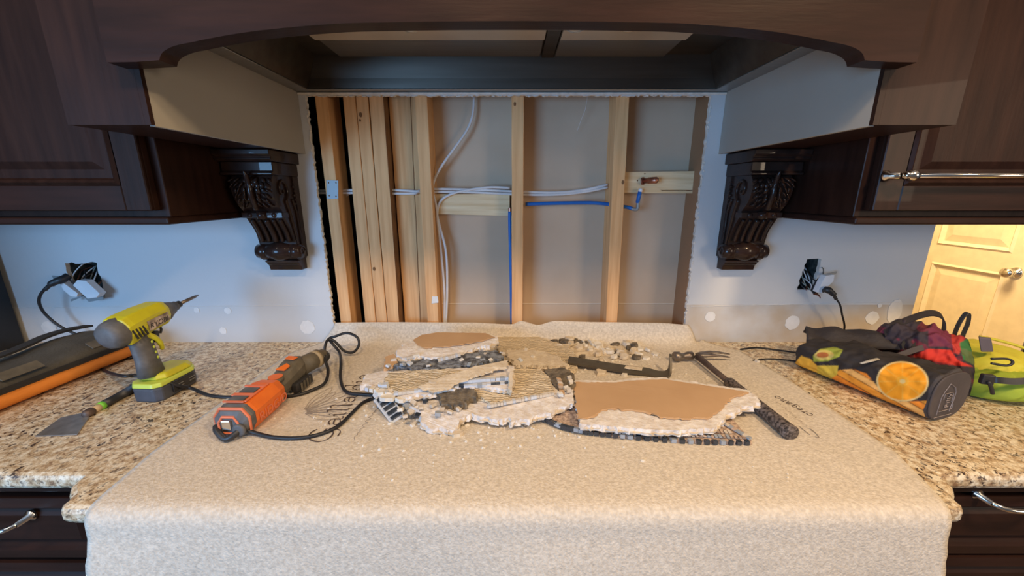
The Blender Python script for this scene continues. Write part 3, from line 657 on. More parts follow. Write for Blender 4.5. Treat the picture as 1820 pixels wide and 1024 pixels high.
mb = MB(); mb.tube(cr([W(a, b, z=ZT) for a, b in ((1421, 758), (1432, 767), (1440, 773))], 5), .0009, 5, flat=.4); mb.tube(cr([W(a, b, z=ZT) for a, b in ((1440, 762), (1449, 769), (1456, 778), (1448, 776))], 5), .0009, 5, flat=.4)
for k in range(7):
    a = W(1380+k*9, 715+k*7.5, z=ZT); mb.tube([a, a+Vector((.006, -.008, 0)), a+Vector((.001, -.012, 0))], .0005, 4, flat=.4)
mb.build('printed_stem', INKF, cloth)
sc_ = []
for k in range(40): sc_.append(Vector((-.337+.002*math.sin(k*1.9)+k*.0004, .70+k*.0055, ZT))+Vector((.0035*math.cos(k*2.3), 0, 0)))
MB().tube(cr(sc_, 3), .0006, 4, flat=.4).build('printed_script', INKF, cloth)

# ------------------------------------------------------------------ loose junction boxes, outlets
def junction(name, label, hx0, hx1, hz0, hz1):
    t = thing(name, label, 'junction box', ((hx0+hx1)/2, 1.30, hz0))
    mb = MB(); y0, y1, e = YW+.0125, 1.335, .002
    for a, b in (((hx0, y1, hz0), (hx1, y1+e, hz1)), ((hx0-e, y0, hz0), (hx0, y1, hz1)), ((hx1, y0, hz0), (hx1+e, y1, hz1)), ((hx0, y0, hz0-e), (hx1, y1, hz0)), ((hx0, y0, hz1), (hx1, y1, hz1+e))): mb.box(a, b)
    mb.build('box_shell', BOXM, t)
    r = random.Random(int(hx0*100))
    for i in range(9):
        x = r.uniform(hx0+.012, hx1-.012); z = r.uniform(hz0+.03, hz1-.01)
        pts = [(x, 1.325, z), (x+r.uniform(-.02, .02), 1.29, z+r.uniform(-.02, .01)), (x+r.uniform(-.01, .01), 1.262, z-r.uniform(.02, .05)), (x+r.uniform(-.01, .01), 1.245, max(hz0, z-r.uniform(.05, .07)))]
        pts = [(min(max(p[0], hx0+.003), hx1-.003), p[1], max(p[2], hz0+.003)) for p in pts]
        MB().tube(cr(pts, 5), .0019, 6).build('wire', [WPL, DARKP, COPPER, M('grey_wire', (.35, .38, .33), .5)][i % 4], t, smooth=True)
    return t
junction('junction_box', 'open double junction box full of wires in the left wall', -1.50, -1.388, 1.068, 1.194)
junction('junction_box', 'open single junction box full of wires in the right wall', .976, 1.036, 1.095, 1.205)
def ppoly(name, pxs, y, th, m, parent, bevel=.0015): return MB().prism([W(a, b, y=y) for a, b in pxs], (0, th, 0)).build(name, m, parent, bevel=bevel)
ol = thing('dangling_outlet', 'white double outlet hanging out of the left wall box, black plug in it', 'outlet', W(140, 532, y=1.22))
ppoly('receptacle', [(129, 507), (137, 498), (152, 499), (177, 522), (172, 529), (155, 531)], 1.200, .022, WPL, ol)
ppoly('receptacle', [(104, 498), (106, 496), (115, 505), (138, 522), (136, 528), (125, 527), (112, 516)], 1.196, .020, WPL, ol)
ppoly('yoke', [(92, 490), (122, 493), (145, 528), (126, 536), (126, 532), (138, 528), (112, 500), (96, 499)], 1.2205, .003, ZINC, ol, 0)
ppoly('yoke', [(150, 529), (182, 527), (184, 532), (158, 537)], 1.2205, .003, ZINC, ol, 0)
MB().tube(cr([W(150, 500, y=1.222), W(152, 488, y=1.24), W(150, 480, y=1.30)], 5), .002, 6).build('wire', DARKP, ol, smooth=True)
orr = thing('dangling_outlet', 'white outlet hanging out of the right wall box, black plug in it', 'outlet', W(1465, 522, y=1.22))
ppoly('receptacle', [(1453, 520), (1462, 500), (1468, 490), (1484, 488), (1482, 500), (1470, 511), (1460, 522)], 1.200, .022, WPL, orr)
ppoly('back_plate', [(1443, 517), (1452, 500), (1464, 488), (1472, 489), (1462, 500), (1448, 524)], 1.224, .008, DARKP, orr)
ppoly('yoke', [(1464, 489), (1472, 486), (1488, 483), (1486, 487), (1474, 491)], 1.2205, .003, ZINC, orr, 0)
ppoly('yoke', [(1452, 520), (1458, 526), (1459, 531), (1455, 526), (1446, 524)], 1.2205, .003, COPPER, orr, 0)
MB().tube(cr([W(1463, 487, y=1.23), W(1463, 478, y=1.235), W(1458, 473, y=1.27)], 5), .0012, 6).build('wire', DARKP, orr, smooth=True)
dc = thing('power_cord', 'black power cord of the orange tool, plugged into the left outlet', 'cord', W(440, 770, z=ZC))
pl = [W(122, 490, y=1.205), W(110, 497, y=1.19), W(94, 503, y=1.18), W(80, 515, y=1.175)]
MB().tube(cr(pl, 5), [.011]*4+[.012]*4+[.010]*4+[.006]*4, 10).build('plug', DARKP, dc, smooth=True)
kz = ZC+.0045
c1 = [W(84, 510, y=1.176), W(72, 524, y=1.175), W(70, 540, y=1.18), W(82, 560, y=1.19), W(110, 582, y=1.20), W(150, 600, y=1.215), W(172, 604, y=1.225), W(185, 614, y=1.232), Vector((-1.30, 1.215, .93)), Vector((-1.20, 1.12, ZC+.006))]
c1 += [W(178, 642, z=kz), W(185, 658, z=kz), W(215, 668, x=-.99), W(240, 668, x=-.955), W(275, 674, x=-.92), W(300, 680, x=-.885), W(318, 686, x=-.870), W(340, 690, z=kz), W(370, 702, z=kz), W(405, 706, z=kz), W(440, 704, z=ZC+.008), W(480, 706, z=ZC+.008), W(525, 703, z=ZC+.008),
       W(558, 692, z=ZC+.010), W(578, 680, z=ZC+.014), W(583, 658, z=ZC+.028), W(577, 635, z=ZC+.050), W(578, 615, y=1.10), W(584, 603, y=1.13), W(596, 608, y=1.13), W(612, 624, y=1.12), W(628, 626, y=1.12), W(638, 613, y=1.13), W(634, 599, y=1.14), W(616, 592, y=1.15), W(596, 598, y=1.142), W(585, 602, y=1.14),
       W(590, 610, y=1.12), W(603, 626, y=1.10), W(606, 645, z=ZC+.034), W(605, 670, z=ZC+.018), W(610, 690, z=ZC+.011), W(622, 699, z=ZC+.009), W(645, 701, z=ZC+.008), W(668, 703, z=ZC+.008), W(690, 706, z=ZC+.007), W(690, 712, z=ZC+.007), W(665, 709, z=ZC+.007), W(645, 716, z=ZC+.008), W(625, 735, z=ZC+.008), W(600, 758, z=ZC+.008), W(565, 773, z=ZC+.008), W(525, 779, z=ZC+.008), W(485, 777, z=ZC+.009), W(455, 770, z=ZC+.012), W(437, 764, z=ZC+.02)]
MB().tube(cr(c1, 8), .0042, 8).build('cable', RUB, dc, smooth=True)
sc2 = thing('charger_cord', 'black cord hanging from the right outlet down behind the fruit bag', 'cord', W(1498, 590, y=1.2))
MB().tube(cr([W(1462, 517, y=1.205), W(1470, 515, y=1.19), W(1480, 522, y=1.185), W(1486, 532, y=1.185)], 5), [.007]*4+[.011]*4+[.009]*4+[.005]*4, 10).build('plug', DARKP, sc2, smooth=True)
MB().tube(cr([W(1484, 529, y=1.185), W(1492, 540, y=1.186), W(1496, 556, y=1.19), W(1498, 590, y=1.2), Vector((1.03, 1.2, ZC+.03)), Vector((1.02, 1.17, ZC+.004)), W(1430, 628, z=ZC+.004), W(1380, 622, z=ZC+.004), W(1345, 618, z=ZC+.005), W(1316, 621, z=ZC+.005)], 8), .0028, 8).build('cable', RUB, sc2, smooth=True)
tubeobj('thin_cord', [W(1338, 641, z=ZC+.004), W(1365, 638, z=ZC+.005), W(1395, 640, z=ZC+.005), W(1420, 643, z=ZC+.005)], .0022, RUB, 'short end of thin black cord in front of the fruit bag', 'cord')

# ------------------------------------------------------------------ cordless drill
dl = thing('cordless_drill', 'lime and grey cordless drill standing on its battery on the left granite', 'drill', (-.925, .90, ZC))
A0 = Vector((-.950, .815, 1.088)); ADV = (Vector((-.940, 1.10, 1.122))-A0).normalized()
SIDE = ADV.cross(Vector((0, 0, 1))).normalized(); UPV = SIDE.cross(ADV)
def dlathe(name, prof, m, n=24, off=0, sq=None):
    mb = MB(); mb.lathe(A0+UPV*off, ADV, prof, n); return mb.build(name, m, dl, smooth=True)
dlathe('motor_cap', [(.010, .006), (.011, .020), (.016, .029), (.026, .034), (.040, .036), (.056, .036)], GRAYP)
def hexloft(name, secs, m, parent, sub=0, bevel=.003, axisf=None, up=None, side=None):   # secs: (distance, halfwidth, bottom, top)
    v = []; f = []
    K = [(-1, .35), (-.7, 0), (.7, 0), (1, .35), (1, .7), (.6, 1), (-.6, 1), (-1, .7)]
    for d, hw, zb, zt in secs:
        for a, b in K: v.append(axisf + (ADVX*d) + side*(a*hw) + up*(zb+(zt-zb)*b))
    n = 8
    for r in range(len(secs)-1):
        for k in range(n): f.append((r*n+k, r*n+(k+1) % n, (r+1)*n+(k+1) % n, (r+1)*n+k))
    f += [tuple(range(n))[::-1], tuple((len(secs)-1)*n+k for k in range(n))]
    return mk(name, v, f, m, parent, bevel=bevel)
ADVX = ADV
hexloft('housing', [(.040, .036, -.034, .034), (.055, .037, -.032, .037), (.10, .036, -.026, .038), (.145, .033, -.026, .036), (.158, .028, -.024, .032)], LIME, dl, axisf=A0, up=UPV, side=SIDE)
dlathe('gearbox_nose', [(.156, .028), (.165, .027), (.178, .021), (.190, .017), (.192, .013), (.203, .013), (.205, .010)], GRAYP)
dlathe('collet', [(.200, .0095), (.216, .0095), (.218, .006)], DARKP)
dlathe('driver_bit', [(.216, .0048), (.25, .0048), (.268, .0042), (.282, .0018)], TOOLSTEEL, 8)
def dp(d, s, u): return A0+ADV*d+SIDE*s+UPV*u
sg = 1 if SIDE.x > 0 else -1
mb = MB(); mb.prism([dp(.082, sg*.0372, -.016), dp(.142, sg*.0358, -.012), dp(.142, sg*.0358, .010), dp(.082, sg*.0372, .010)], SIDE*sg*.001); lab = mb.build('name_plate', LABEL, dl)
def text3(txt, size, loc, xdir, ydir, m, parent, name, depth=.0002, shear=0):
    cu = bpy.data.curves.new(name, 'FONT'); cu.body = txt; cu.size = size; cu.extrude = depth; cu.shear = shear
    o = bpy.data.objects.new(name, cu); COL.objects.link(o)
    me = bpy.data.meshes.new_from_object(o.evaluated_get(bpy.context.evaluated_depsgraph_get())); bpy.data.objects.remove(o)
    X = Vector(xdir).normalized(); Y = Vector(ydir).normalized(); Zv = X.cross(Y)
    mt = Matrix((X, Y, Zv)).transposed().to_4x4(); mt.translation = Vector(loc)-base_of(parent)
    me.transform(mt); me.materials.clear(); me.materials.append(m); o = bpy.data.objects.new(name, me); COL.objects.link(o); o.parent = parent; o['_b'] = tuple(base_of(parent)); return o
text3('RYOBI', .018, dp(.084, sg*.0385, -.011), ADV, UPV, DARKP, dl, 'lettering', shear=.25)
for k in range(4):
    d = .043+k*.0085; MB().obox(dp(d+.004, sg*.0368, -.008), (ADV-UPV*-.25, UPV-ADV*.25, SIDE), (.0035, .026, .003)).build('vent_slot', DARKP, dl)
mb = MB(); HV = [(.0, Vector((-.940, .893, 1.078)), .021, .030), (.35, Vector((-.936, .893, 1.045)), .020, .026), (.7, Vector((-.930, .891, 1.01)), .020, .026), (1, Vector((-.924, .888, .968)), .023, .031)]
v = []; f = []; n = 16
for _, c, rx, ry in HV:
    for k in range(n): th = 2*math.pi*k/n; v.append(c+Vector((rx*math.cos(th), ry*math.sin(th), 0)))
for r in range(3):
    for k in range(n): f.append((r*n+k, r*n+(k+1) % n, (r+1)*n+(k+1) % n, (r+1)*n+k))
f += [tuple(range(n)), tuple(3*n+k for k in range(n))]; mk('grip', v, f, GRAYP, dl, smooth=True)
mb = MB(); mb.tube(cr([dp(.083, sg*.024, -.026), Vector((-.914, .912, 1.055)), Vector((-.913, .920, 1.035)), Vector((-.918, .924, 1.02))], 5), [.007]*5+[.006]*5+[.005]*5+[.002], 8).build('grip_stripe', LIME, dl, smooth=True)
mb = MB(); mb.obox(Vector((-.936, .928, 1.055)), ((1, 0, 0), (0, 1, -.25), (0, .25, 1)), (.020, .016, .030)); mb.build('trigger', DARKP, dl, bevel=.004)
MB().tube(cr([dp(.128, sg*.012, -.022), dp(.132, sg*.012, -.036), dp(.126, sg*.012, -.046)], 4), .003, 6).build('mode_lever', DARKP, dl, smooth=True)
for k in range(4): MB().ball(Vector((-.9155+k*.002, .900, 1.052-k*.014)), (.002, .003, .004), 8, 5).build('grip_dot', LIME2, dl)
def plan(name, pts, z0, z1, m, bev=.004, parent=None, top=None):
    n = len(pts); v = [(x, y, z0) for x, y in pts] + [((top[i] if top else pts[i])[0], (top[i] if top else pts[i])[1], z1) for i in range(n)]
    f = [tuple(range(n)), tuple(range(n, 2*n))] + [(i, (i+1) % n, (i+1) % n+n, i+n) for i in range(n)]
    return mk(name, v, f, m, parent or dl, bevel=bev, seg=3)
bt = [(-.960, .868), (-.945, .853), (-.895, .850), (-.880, .862), (-.876, .955), (-.890, .975), (-.945, .975), (-.965, .955)]
plan('battery', bt, ZC+.0005, .945, GRAYB, .005)
plan('battery_side_clip', [(-.8785, .885), (-.8735, .885), (-.8715, .948), (-.8765, .948)], .918, .942, DARKP, .001)
def sc(pts, k, c=(-.92, .915)): return [(c[0]+(x-c[0])*k, c[1]+(y-c[1])*k) for x, y in pts]
plan('foot', sc(bt, 1.02), .9455, .957, LIME2, .003, top=sc(bt, .97))
plan('foot_cover', sc([(-.955, .885), (-.94, .872), (-.90, .870), (-.883, .885), (-.879, .955), (-.892, .978), (-.943, .978), (-.962, .955)], 1.0), .9572, .972, LIME, .005, top=sc([(-.955, .885), (-.94, .872), (-.90, .870), (-.883, .885), (-.879, .955), (-.892, .978), (-.943, .978), (-.962, .955)], .82))
for y in (.896, .932):
    for z in (.926, .933): MB().box((-.8732, y, z), (-.8712, y+.018, z+.0018)).build('clip_rib', ZINC, dl)

# putty knife
pk = thing('putty_knife', 'putty knife with black and green handle on the left granite', 'putty knife', (-1.0, .80, ZC))
bl = [W(a, b, z=ZC+.003) for a, b in ((62, 775), (137, 772), (158, 742), (160, 735), (150, 733), (108, 742))]
MB().prism(bl, (0, 0, -.002)).build('blade', M('bright_blade_steel', (.50, .49, .47), .32, .7, col2=(.30, .29, .28), scale=40), pk)
h0 = W(152, 737, z=ZC+.008); h1 = W(250, 683, z=ZC+.012); D = (h1-h0).normalized(); LL = (h1-h0).length
MB().lathe(h0-D*.004, D, [(0, .006), (.006, .010), (.018, .010), (.022, .007)], 12).build('ferrule', RUSTY, pk, smooth=True)
MB().lathe(h0+D*.016, D, [(0, .007), (.016, .009)], 12).build('collar', TAN, pk, smooth=True)
MB().lathe(h0+D*.031, D, [(0, .0098), (.009, .0105)], 14).build('green_ring', GREEN, pk, smooth=True)
MB().lathe(h0+D*.040, D, [(0, .0105), (.02, .0098), (LL*.6, .0110), (LL-.06, .0116), (LL-.042, .006)], 14).build('handle', DARKP, pk, smooth=True)

# ------------------------------------------------------------------ level bag
lb = thing('long_tool_bag', 'long grey canvas tool bag with orange underside at the left end', 'bag', (-1.35, .95, ZC))
ea, eb = Vector((-1.285, 1.175, ZC)), Vector((-1.43, .46, ZC))
ea, eb = Vector((-1.305, 1.185, ZC)), Vector((-1.326, .625, ZC))
ax = (eb-ea).normalized(); sd = Vector((-ax.y, ax.x, 0)); L = (eb-ea).length
if sd.x < 0: sd = -sd
def loft(name, ax_pts, ring, m, parent, smooth=True, **k):
    v = []; f = []; n = len(ring(0)); N = len(ax_pts)
    for i, p in enumerate(ax_pts): v += [p+q for q in ring(i/(N-1))]
    for r in range(N-1):
        for q in range(n): f.append((r*n+q, r*n+(q+1) % n, (r+1)*n+(q+1) % n, (r+1)*n+q))
    f += [tuple(range(n)), tuple((N-1)*n+q for q in range(n))]
    return mk(name, v, f, m, parent, smooth=smooth, **k)
NA = 60; axp = [ea+(eb-ea)*(i/NA) for i in range(NA+1)]
def endw(t): return min(1, max(.0, (t*12+.12)))**.5 if t < .08 else 1
def ring_top(t):
    w_ = .102*endw(t); h = (.046+.008*math.sin(t*9))*(.55+.45*endw(t)); out = []
    for k in range(20):
        th = 2*math.pi*k/20; c, s = math.cos(th), math.sin(th)
        x = w_*math.copysign(abs(c)**.8, c); z = .032+h*(.5+.5*math.copysign(abs(s)**.9, s)) if s > 0 else .030+.006*(1+s)
        wob = .003*noise.noise(Vector((t*14, k*.5, 0)))
        out.append(sd*(x-.012)+Vector((0, 0, z+wob)))
    return out
def ring_bot(t):
    w_ = .102*endw(t); out = []
    for k in range(20):
        th = 2*math.pi*k/20; c, s = math.cos(th), math.sin(th)
        out.append(sd*(w_*math.copysign(abs(c)**.6, c)+.004)+Vector((0, 0, .001+.022*(1+math.copysign(abs(s)**.7, s))+.002*noise.noise(Vector((t*10, k*.4, 4)))*(s > -.5))))
    return out
loft('orange_base', axp, ring_bot, ORF, lb); loft('canvas_top', axp, ring_top, CANV, lb)
def ribbon(name, pts, wdir, wd, th, m, parent, k=6, taper=None):
    p = cr(pts, k); wv = Vector(wdir).normalized(); v = []; f = []
    for i, q in enumerate(p):
        t = (p[min(i+1, len(p)-1)]-p[max(i-1, 0)]).normalized(); nn = t.cross(wv).normalized(); ww = wv*(wd/2)*(taper(i/(len(p)-1)) if taper else 1)
        v += [q-ww-nn*th/2, q+ww-nn*th/2, q+ww+nn*th/2, q-ww+nn*th/2]
    for i in range(len(p)-1):
        for q in range(4): f.append((i*4+q, i*4+(q+1) % 4, i*4+4+(q+1) % 4, i*4+4+q))
    f += [(0, 3, 2, 1), tuple(len(p)*4-4+q for q in range(4))]
    return mk(name, v, f, m, parent, smooth=False)
ribbon('webbing', [p+Vector((0, 0, .050))+sd*.0935 for p in axp[1::6]], (0, 0, 1), .012, .003, CANVD, lb)
ribbon('flap_edge', [p+Vector((0, 0, .094+.006*math.sin(i)))-sd*(.065+.01*math.sin(i*1.3)) for i, p in enumerate(axp[3::6])], sd, .030, .006, CANVD, lb)
for t in (.22, .55):
    c = ea+(eb-ea)*t+sd*.077+Vector((0, 0, .078)); MB().obox(c, (ax, (sd-Vector((0, 0, .75))), (sd*.75+Vector((0, 0, 1)))), (.085 if t > .3 else .06, .026, .003)).build('leather_patch', OLIVE, lb, bevel=.001)
MB().obox(W(232, 655, z=ZC+.03)+Vector((-.27, .02, 0)), ((1, 0, 0), (0, 1, 0), (0, 0, 1)), (.02, .015, .012)).build('zip_pull', DARKP, lb, bevel=.003)
hs = thing('carry_strap', 'black carry strap lying behind the long canvas tool bag', 'strap', W(80, 640, z=ZC))
ribbon('webbing', [W(0, 661, z=ZC+.015), W(50, 640, z=ZC+.04), W(90, 624, z=ZC+.06), W(130, 609, z=ZC+.07), W(152, 603, z=ZC+.07), W(150, 607, z=ZC+.06), W(100, 628, z=ZC+.045)], (0, 0, 1), .016, .005, DARKP, hs)

# ------------------------------------------------------------------ oscillating tool
ot = thing('oscillating_tool', 'orange and grey corded oscillating tool lying on the cloth', 'power tool', (-.59, .88, ZK))
TA = Vector((-.597, .712, ZK)); TB = Vector((-.590, 1.06, ZK)); ADVX = (TB-TA).normalized()*.90; TS = Vector((ADVX.y, -ADVX.x, 0)).normalized(); UZ = Vector((0, 0, 1))
def hx(name, secs, m, bevel=.004): return hexloft(name, secs, m, ot, bevel=bevel, axisf=TA, up=UZ, side=TS)
hx('body', [(.012, .036, .004, .062), (.03, .040, .002, .068), (.12, .040, .002, .070), (.150, .034, .004, .064)], ORG)
hx('rear_bumper', [(-.006, .028, .008, .050), (.0, .036, .004, .060), (.012, .040, .001, .067), (.022, .0415, .001, .070)], GRAYP)
def tq(d, s, z): return TA+ADVX*d+TS*s+UZ*z
def loopt(name, pts, r, m): MB().tube([*pts, pts[0]], r, 6).build(name, m, ot)
loopt('bumper_rim', [tq(.004, a, b) for a, b in ((-.037, .012), (-.037, .045), (-.024, .064), (.024, .064), (.037, .045), (.037, .012))], .0035, ORG2)
loopt('bumper_inner_rim', [tq(-.006, a, b) for a, b in ((-.024, .012), (-.024, .036), (-.014, .050), (.010, .050), (.018, .036), (.018, .012))], .003, ORG2)
MB().obox(tq(-.008, -.006, .032), (TS, ADVX, UZ), (.020, .006, .024)).build('chrome_socket', CHROME, ot, bevel=.002)
MB().lathe(tq(-.006, .020, .022), -ADVX, [(0, .014), (.006, .014), (.007, .009)], 16).build('cord_socket', GRAYP, ot, smooth=True)
MB().tube(cr([tq(-.004, .020, .022), tq(-.018, .012, .014), tq(-.022, -.004, .009), tq(-.012, -.026, .020), tq(-.002, -.034, .026)], 5), .0065, 8).build('rubber_strap', DARKP, ot, smooth=True)
for d0, d1, m in ((.022, .026, ORG2), (.052, .062, ORG2), (.098, .104, ORG2)): MB().obox(tq((d0+d1)/2, -.006, .0705), (TS, ADVX, UZ), (.046, d1-d0, .003)).build('grip_rib', m, ot)
for d in (.038, .080): MB().obox(tq(d, -.006, .0702), (TS, ADVX, UZ), (.034, .022, .0025)).build('vent_panel', GRAYP, ot)
MB().tube([tq(.024, .020, .0715), tq(.11, .020, .0725)], .002, 6).build('side_rim', ORG2, ot)
text3('RIDGID', .030, tq(.030, .0412, .018), ADVX, UZ, ORG2, ot, 'lettering', .0003)
hx('neck', [(.146, .030, .004, .062), (.165, .024, .008, .056), (.19, .026, .008, .060), (.235, .030, .008, .074), (.262, .029, .012, .078), (.290, .020, .018, .070)], OLIVE, .006)
MB().lathe(tq(.166, .004, .052), (0, 0, 1), [(0, .018), (.008, .018), (.011, .013)], 16).build('speed_dial', OLIVE, ot, smooth=True)
MB().lathe(tq(.166, .004, .0635), (0, 0, 1), [(0, .0165), (.001, .0165)], 16).build('dial_ring', ORG, ot)
MB().prism([tq(.196, -.012, .068), tq(.222, .004, .074), tq(.214, .016, .071), tq(.196, .010, .066)], (0, 0, .0025)).build('orange_chevron', ORG, ot)
MB().prism([tq(.240, -.010, .0795), tq(.256, -.008, .081), tq(.252, .018, .080), tq(.238, .014, .0785)], (0, 0, .0025)).build('orange_button', ORG, ot)
MB().lathe(tq(.270, .010, .044), (TS*.25+ADVX), [(0, .026), (.045, .025), (.05, .022), (.052, .025), (.066, .025), (.070, .019), (.085, .018), (.092, .012)], 20).build('gear_head', OLIVE, ot, smooth=True)
MB().lathe(tq(.322, .024, .044), (TS*.25+ADVX), [(0, .0258), (.010, .0258)], 20).build('head_ring', M('tan_ring', (.42, .34, .22), .6), ot, smooth=True)
MB().lathe(tq(.352, .032, .040), (TS*.25+ADVX), [(0, .018), (.006, .020), (.016, .016), (.024, .006)], 14).build('blade_clamp', DARKP, ot, smooth=True)
MB().obox(tq(.225, .036, .018), (ADVX*1+TS*.1, TS, UZ), (.062, .020, .026)).build('trigger_lever', DARKP, ot, bevel=.005)
for k in range(4): MB().obox(tq(.203+k*.014, .0465, .018), (ADVX, TS, UZ), (.005, .003, .022)).build('lever_rib', OLIVE, ot)

# ------------------------------------------------------------------ hammer, pry bar
hm = thing('claw_hammer', 'claw hammer with black rubber grip, its handle under the large brown slab', 'hammer', (.57, .92, ZK))
hh = W(1240, 634, z=.930); he = W(1406, 770, z=.925); hd_ = (he-hh).normalized()
gp = W(1330, 712, z=.927)
MB().tube([hh, hh.lerp(he, .25), hh.lerp(he, .45)], [.011, .009, .0085], 10, flat=.8).build('shank', RUSTY, hm, smooth=True)
HL = (he-hh).length
MB().lathe(hh+hd_*HL*.40, hd_, [(0, .009), (.01, .0145), (.05, .0145), (HL*.45, .0155), (HL*.57, .0165), (HL*.60, .0175), (HL*.605, .016)], 18).build('rubber_grip', M('speckled_black_rubber', (.022, .016, .014), .6, col2=(.20, .16, .14), scale=160, contrast=.25, bump=.4), hm, smooth=True)
MB().lathe(he-hd_*.0005, hd_, [(0, .0145), (.0015, .0135)], 18).build('grip_end', M('worn_green_grey', (.17, .18, .15), .6), hm)
MB().lathe(W(1198, 634, z=.930), W(1245, 631, z=.930)-W(1198, 634, z=.930), [(0, .0135), (.002, .015), (.018, .015), (.022, .011), (.034, .0095), (.045, .013), (.06, .013)], 16).build('head', TOOLSTEEL, hm, smooth=True)
for dx, dy in ((0, 3), (3, 10)): MB().tube(cr([W(1240, 631, z=.932), W(1256, 625+dy*.6, z=.934), W(1275, 624+dy*.8, z=.932), W(1297, 627+dy*.8, z=.924)], 5), [.010]*4+[.008]*4+[.006]*4+[.0045]*3+[.002], 8, flat=.6).build('claw', TOOLSTEEL, hm, smooth=True)
pb_ = thing('pry_bar', 'flat dark pry bar with an upturned hooked end behind the brown slab', 'pry bar', (.32, 1.05, ZK))
c0 = [W(1010, 640, z=.935), W(1060, 648, z=.928), W(1110, 656, z=.924), W(1150, 661, z=.920), W(1170, 666, z=.918), W(1184, 666, z=.920), W(1191, 657, z=.930), W(1192, 632, z=.962)]
ribbon('bar', c0, (0.25, 1, .25), .030, .006, M('grey_olive_steel', (.16, .145, .115), .5, .5, col2=(.10, .08, .06), scale=30), pb_, 8, lambda t: 1 if t < .85 else 1-.45*(t-.85)/.15)
MB().obox(W(1058, 643, z=.9325), ((1, -.4, 0), (.4, 1, 0), (0, 0, 1)), (.020, .004, .001)).build('nail_slot', DARKP, pb_)
MB().prism(jag([W(1112, 649, z=.9285), W(1142, 652, z=.9255), W(1141, 659, z=.9255), W(1110, 655, z=.9285)], .006, .002, 3), (0, 0, .0015)).build('mortar_smear', CHIP, pb_)

# ------------------------------------------------------------------ broken wall pieces
def slab(name, label, layers, cat='rubble', group=None):
    """layers: (part name, [(px,py,ztop)], thickness, material, jag step, jag amp)"""
    allp = [W(a, b, z=z) for a, b, z in layers[0][1]]
    base = Vector((sum(p.x for p in allp)/len(allp), sum(p.y for p in allp)/len(allp), ZK))
    t = thing(name, label, cat, base, group)
    for i, (nm, pts, th, m, st, am) in enumerate(layers):
        P3 = [W(a, b, z=z) for a, b, z in pts]; J = jag(P3, st*.55, am*2.2, i+len(pts)) if am else P3
        rnd = random.Random(len(J)); n = len(J)
        low = [p+Vector((rnd.uniform(-.005, .004) if am else 0, rnd.uniform(-.006, .002) if am else 0, -th)) for p in J]
        mid = [(p+q)/2+Vector((rnd.uniform(-.002, .002), rnd.uniform(-.002, .002), 0)) if am else (p+q)/2 for p, q in zip(J, low)]
        v = J+mid+low; tri = tessellate_polygon([J]); f = [tuple(a) for a in tri]+[tuple(a+2*n for a in b) for b in tri]
        for r in (0, 1): f += [(r*n+k, r*n+(k+1) % n, (r+1)*n+(k+1) % n, (r+1)*n+k) for k in range(n)]
        mk(nm, v, f, m, t)
        if nm == 'core':
            c0 = sum(J, Vector())/n
            U = jag([c0+(p-c0)*1.0+Vector((0, -.0035, -th*.55)) for p in P3], st*.6, am*2.6, 90+len(pts))
            MB().prism(U, (0, 0, -.0022)).build('torn_paper_layer', CHIP, t)
    return t
def tilerow(t, a, b, n, size, mats_, curve=None, drop=0, seed=0):
    r = random.Random(seed); pts = cr([W(*p[:2], z=p[2]) for p in ([a]+(curve or [])+[b])], 10)
    for i in range(n):
        s = (i+.5)/n*(len(pts)-1); k = min(int(s), len(pts)-2); c = pts[k].lerp(pts[k+1], s-k); d = (pts[k+1]-pts[k]).normalized()
        d = (d+Vector((0, 0, r.uniform(-.06, .06)))).normalized(); sdv = Vector((-d.y, d.x, r.uniform(-.12, .12))).normalized(); up = d.cross(sdv)
        MB().obox(c+Vector((0, 0, -drop)), (d, sdv, up), (size[0]*r.uniform(.85, 1), size[1], size[2])).build('tile', r.choice(mats_), t)
# big brown-faced piece on a tile sheet at right
sb = slab('mosaic_tile_sheet', 'curved mosaic tile sheet lying lowest, under the large brown slab', [
    ('backing', [(962, 733, .925), (1000, 712, .925), (1230, 712, .925), (1290, 732, .923), (1336, 783, .920), (1250, 781, .920), (1100, 770, .922), (1010, 758, .922), (978, 746, .923)], .008, MESHM, .012, .002)], group='tile-covered wall pieces')
tilerow(sb, (962, 736, .922), (1334, 787, .916), 40, (.0104, .008, .0085), [TILED]*5+[TILEG], [(980, 750, .921), (1020, 763, .920), (1100, 774, .919), (1220, 784, .917)], seed=1)
tilerow(sb, (1240, 724, .9275), (1334, 780, .9235), 16, (.009, .010, .003), [MESHM, TILEC, TILEG], seed=2)
tilerow(sb, (1090, 768, .9245), (1325, 777, .9235), 34, (.0065, .010, .002), [MESHM, TILEC, MESHM, TILEG], seed=3)
tilerow(sb, (1150, 762, .9245), (1300, 768, .9235), 22, (.0065, .009, .002), [MESHM, TILEC, MESHM], seed=4)
big = slab('brown_drywall_slab', 'largest broken drywall piece, brown paper face up with torn white front edge', [
    ('core', [(1018, 682, .946), (1022, 676, .946), (1090, 677, .947), (1130, 672, .947), (1180, 671, .947), (1260, 683, .947), (1334, 694, .948), (1352, 716, .944), (1325, 722, .944), (1290, 738, .943), (1272, 760, .942), (1200, 765, .942), (1130, 762, .942), (1030, 752, .943), (1026, 720, .945)], .013, TORN, .010, .002),
    ('paper_face', [(1020, 682, .948), (1024, 679, .948), (1090, 680, .949), (1132, 676, .949), (1180, 674, .949), (1260, 686, .949), (1330, 697, .950), (1296, 708, .949), (1286, 724, .948), (1262, 741, .947), (1220, 744, .947), (1180, 741, .947), (1140, 730, .947), (1100, 726, .947), (1070, 728, .947), (1052, 740, .947), (1028, 744, .947)], .002, KRAFT, .014, .0012)], group='drywall pieces with brown paper face')
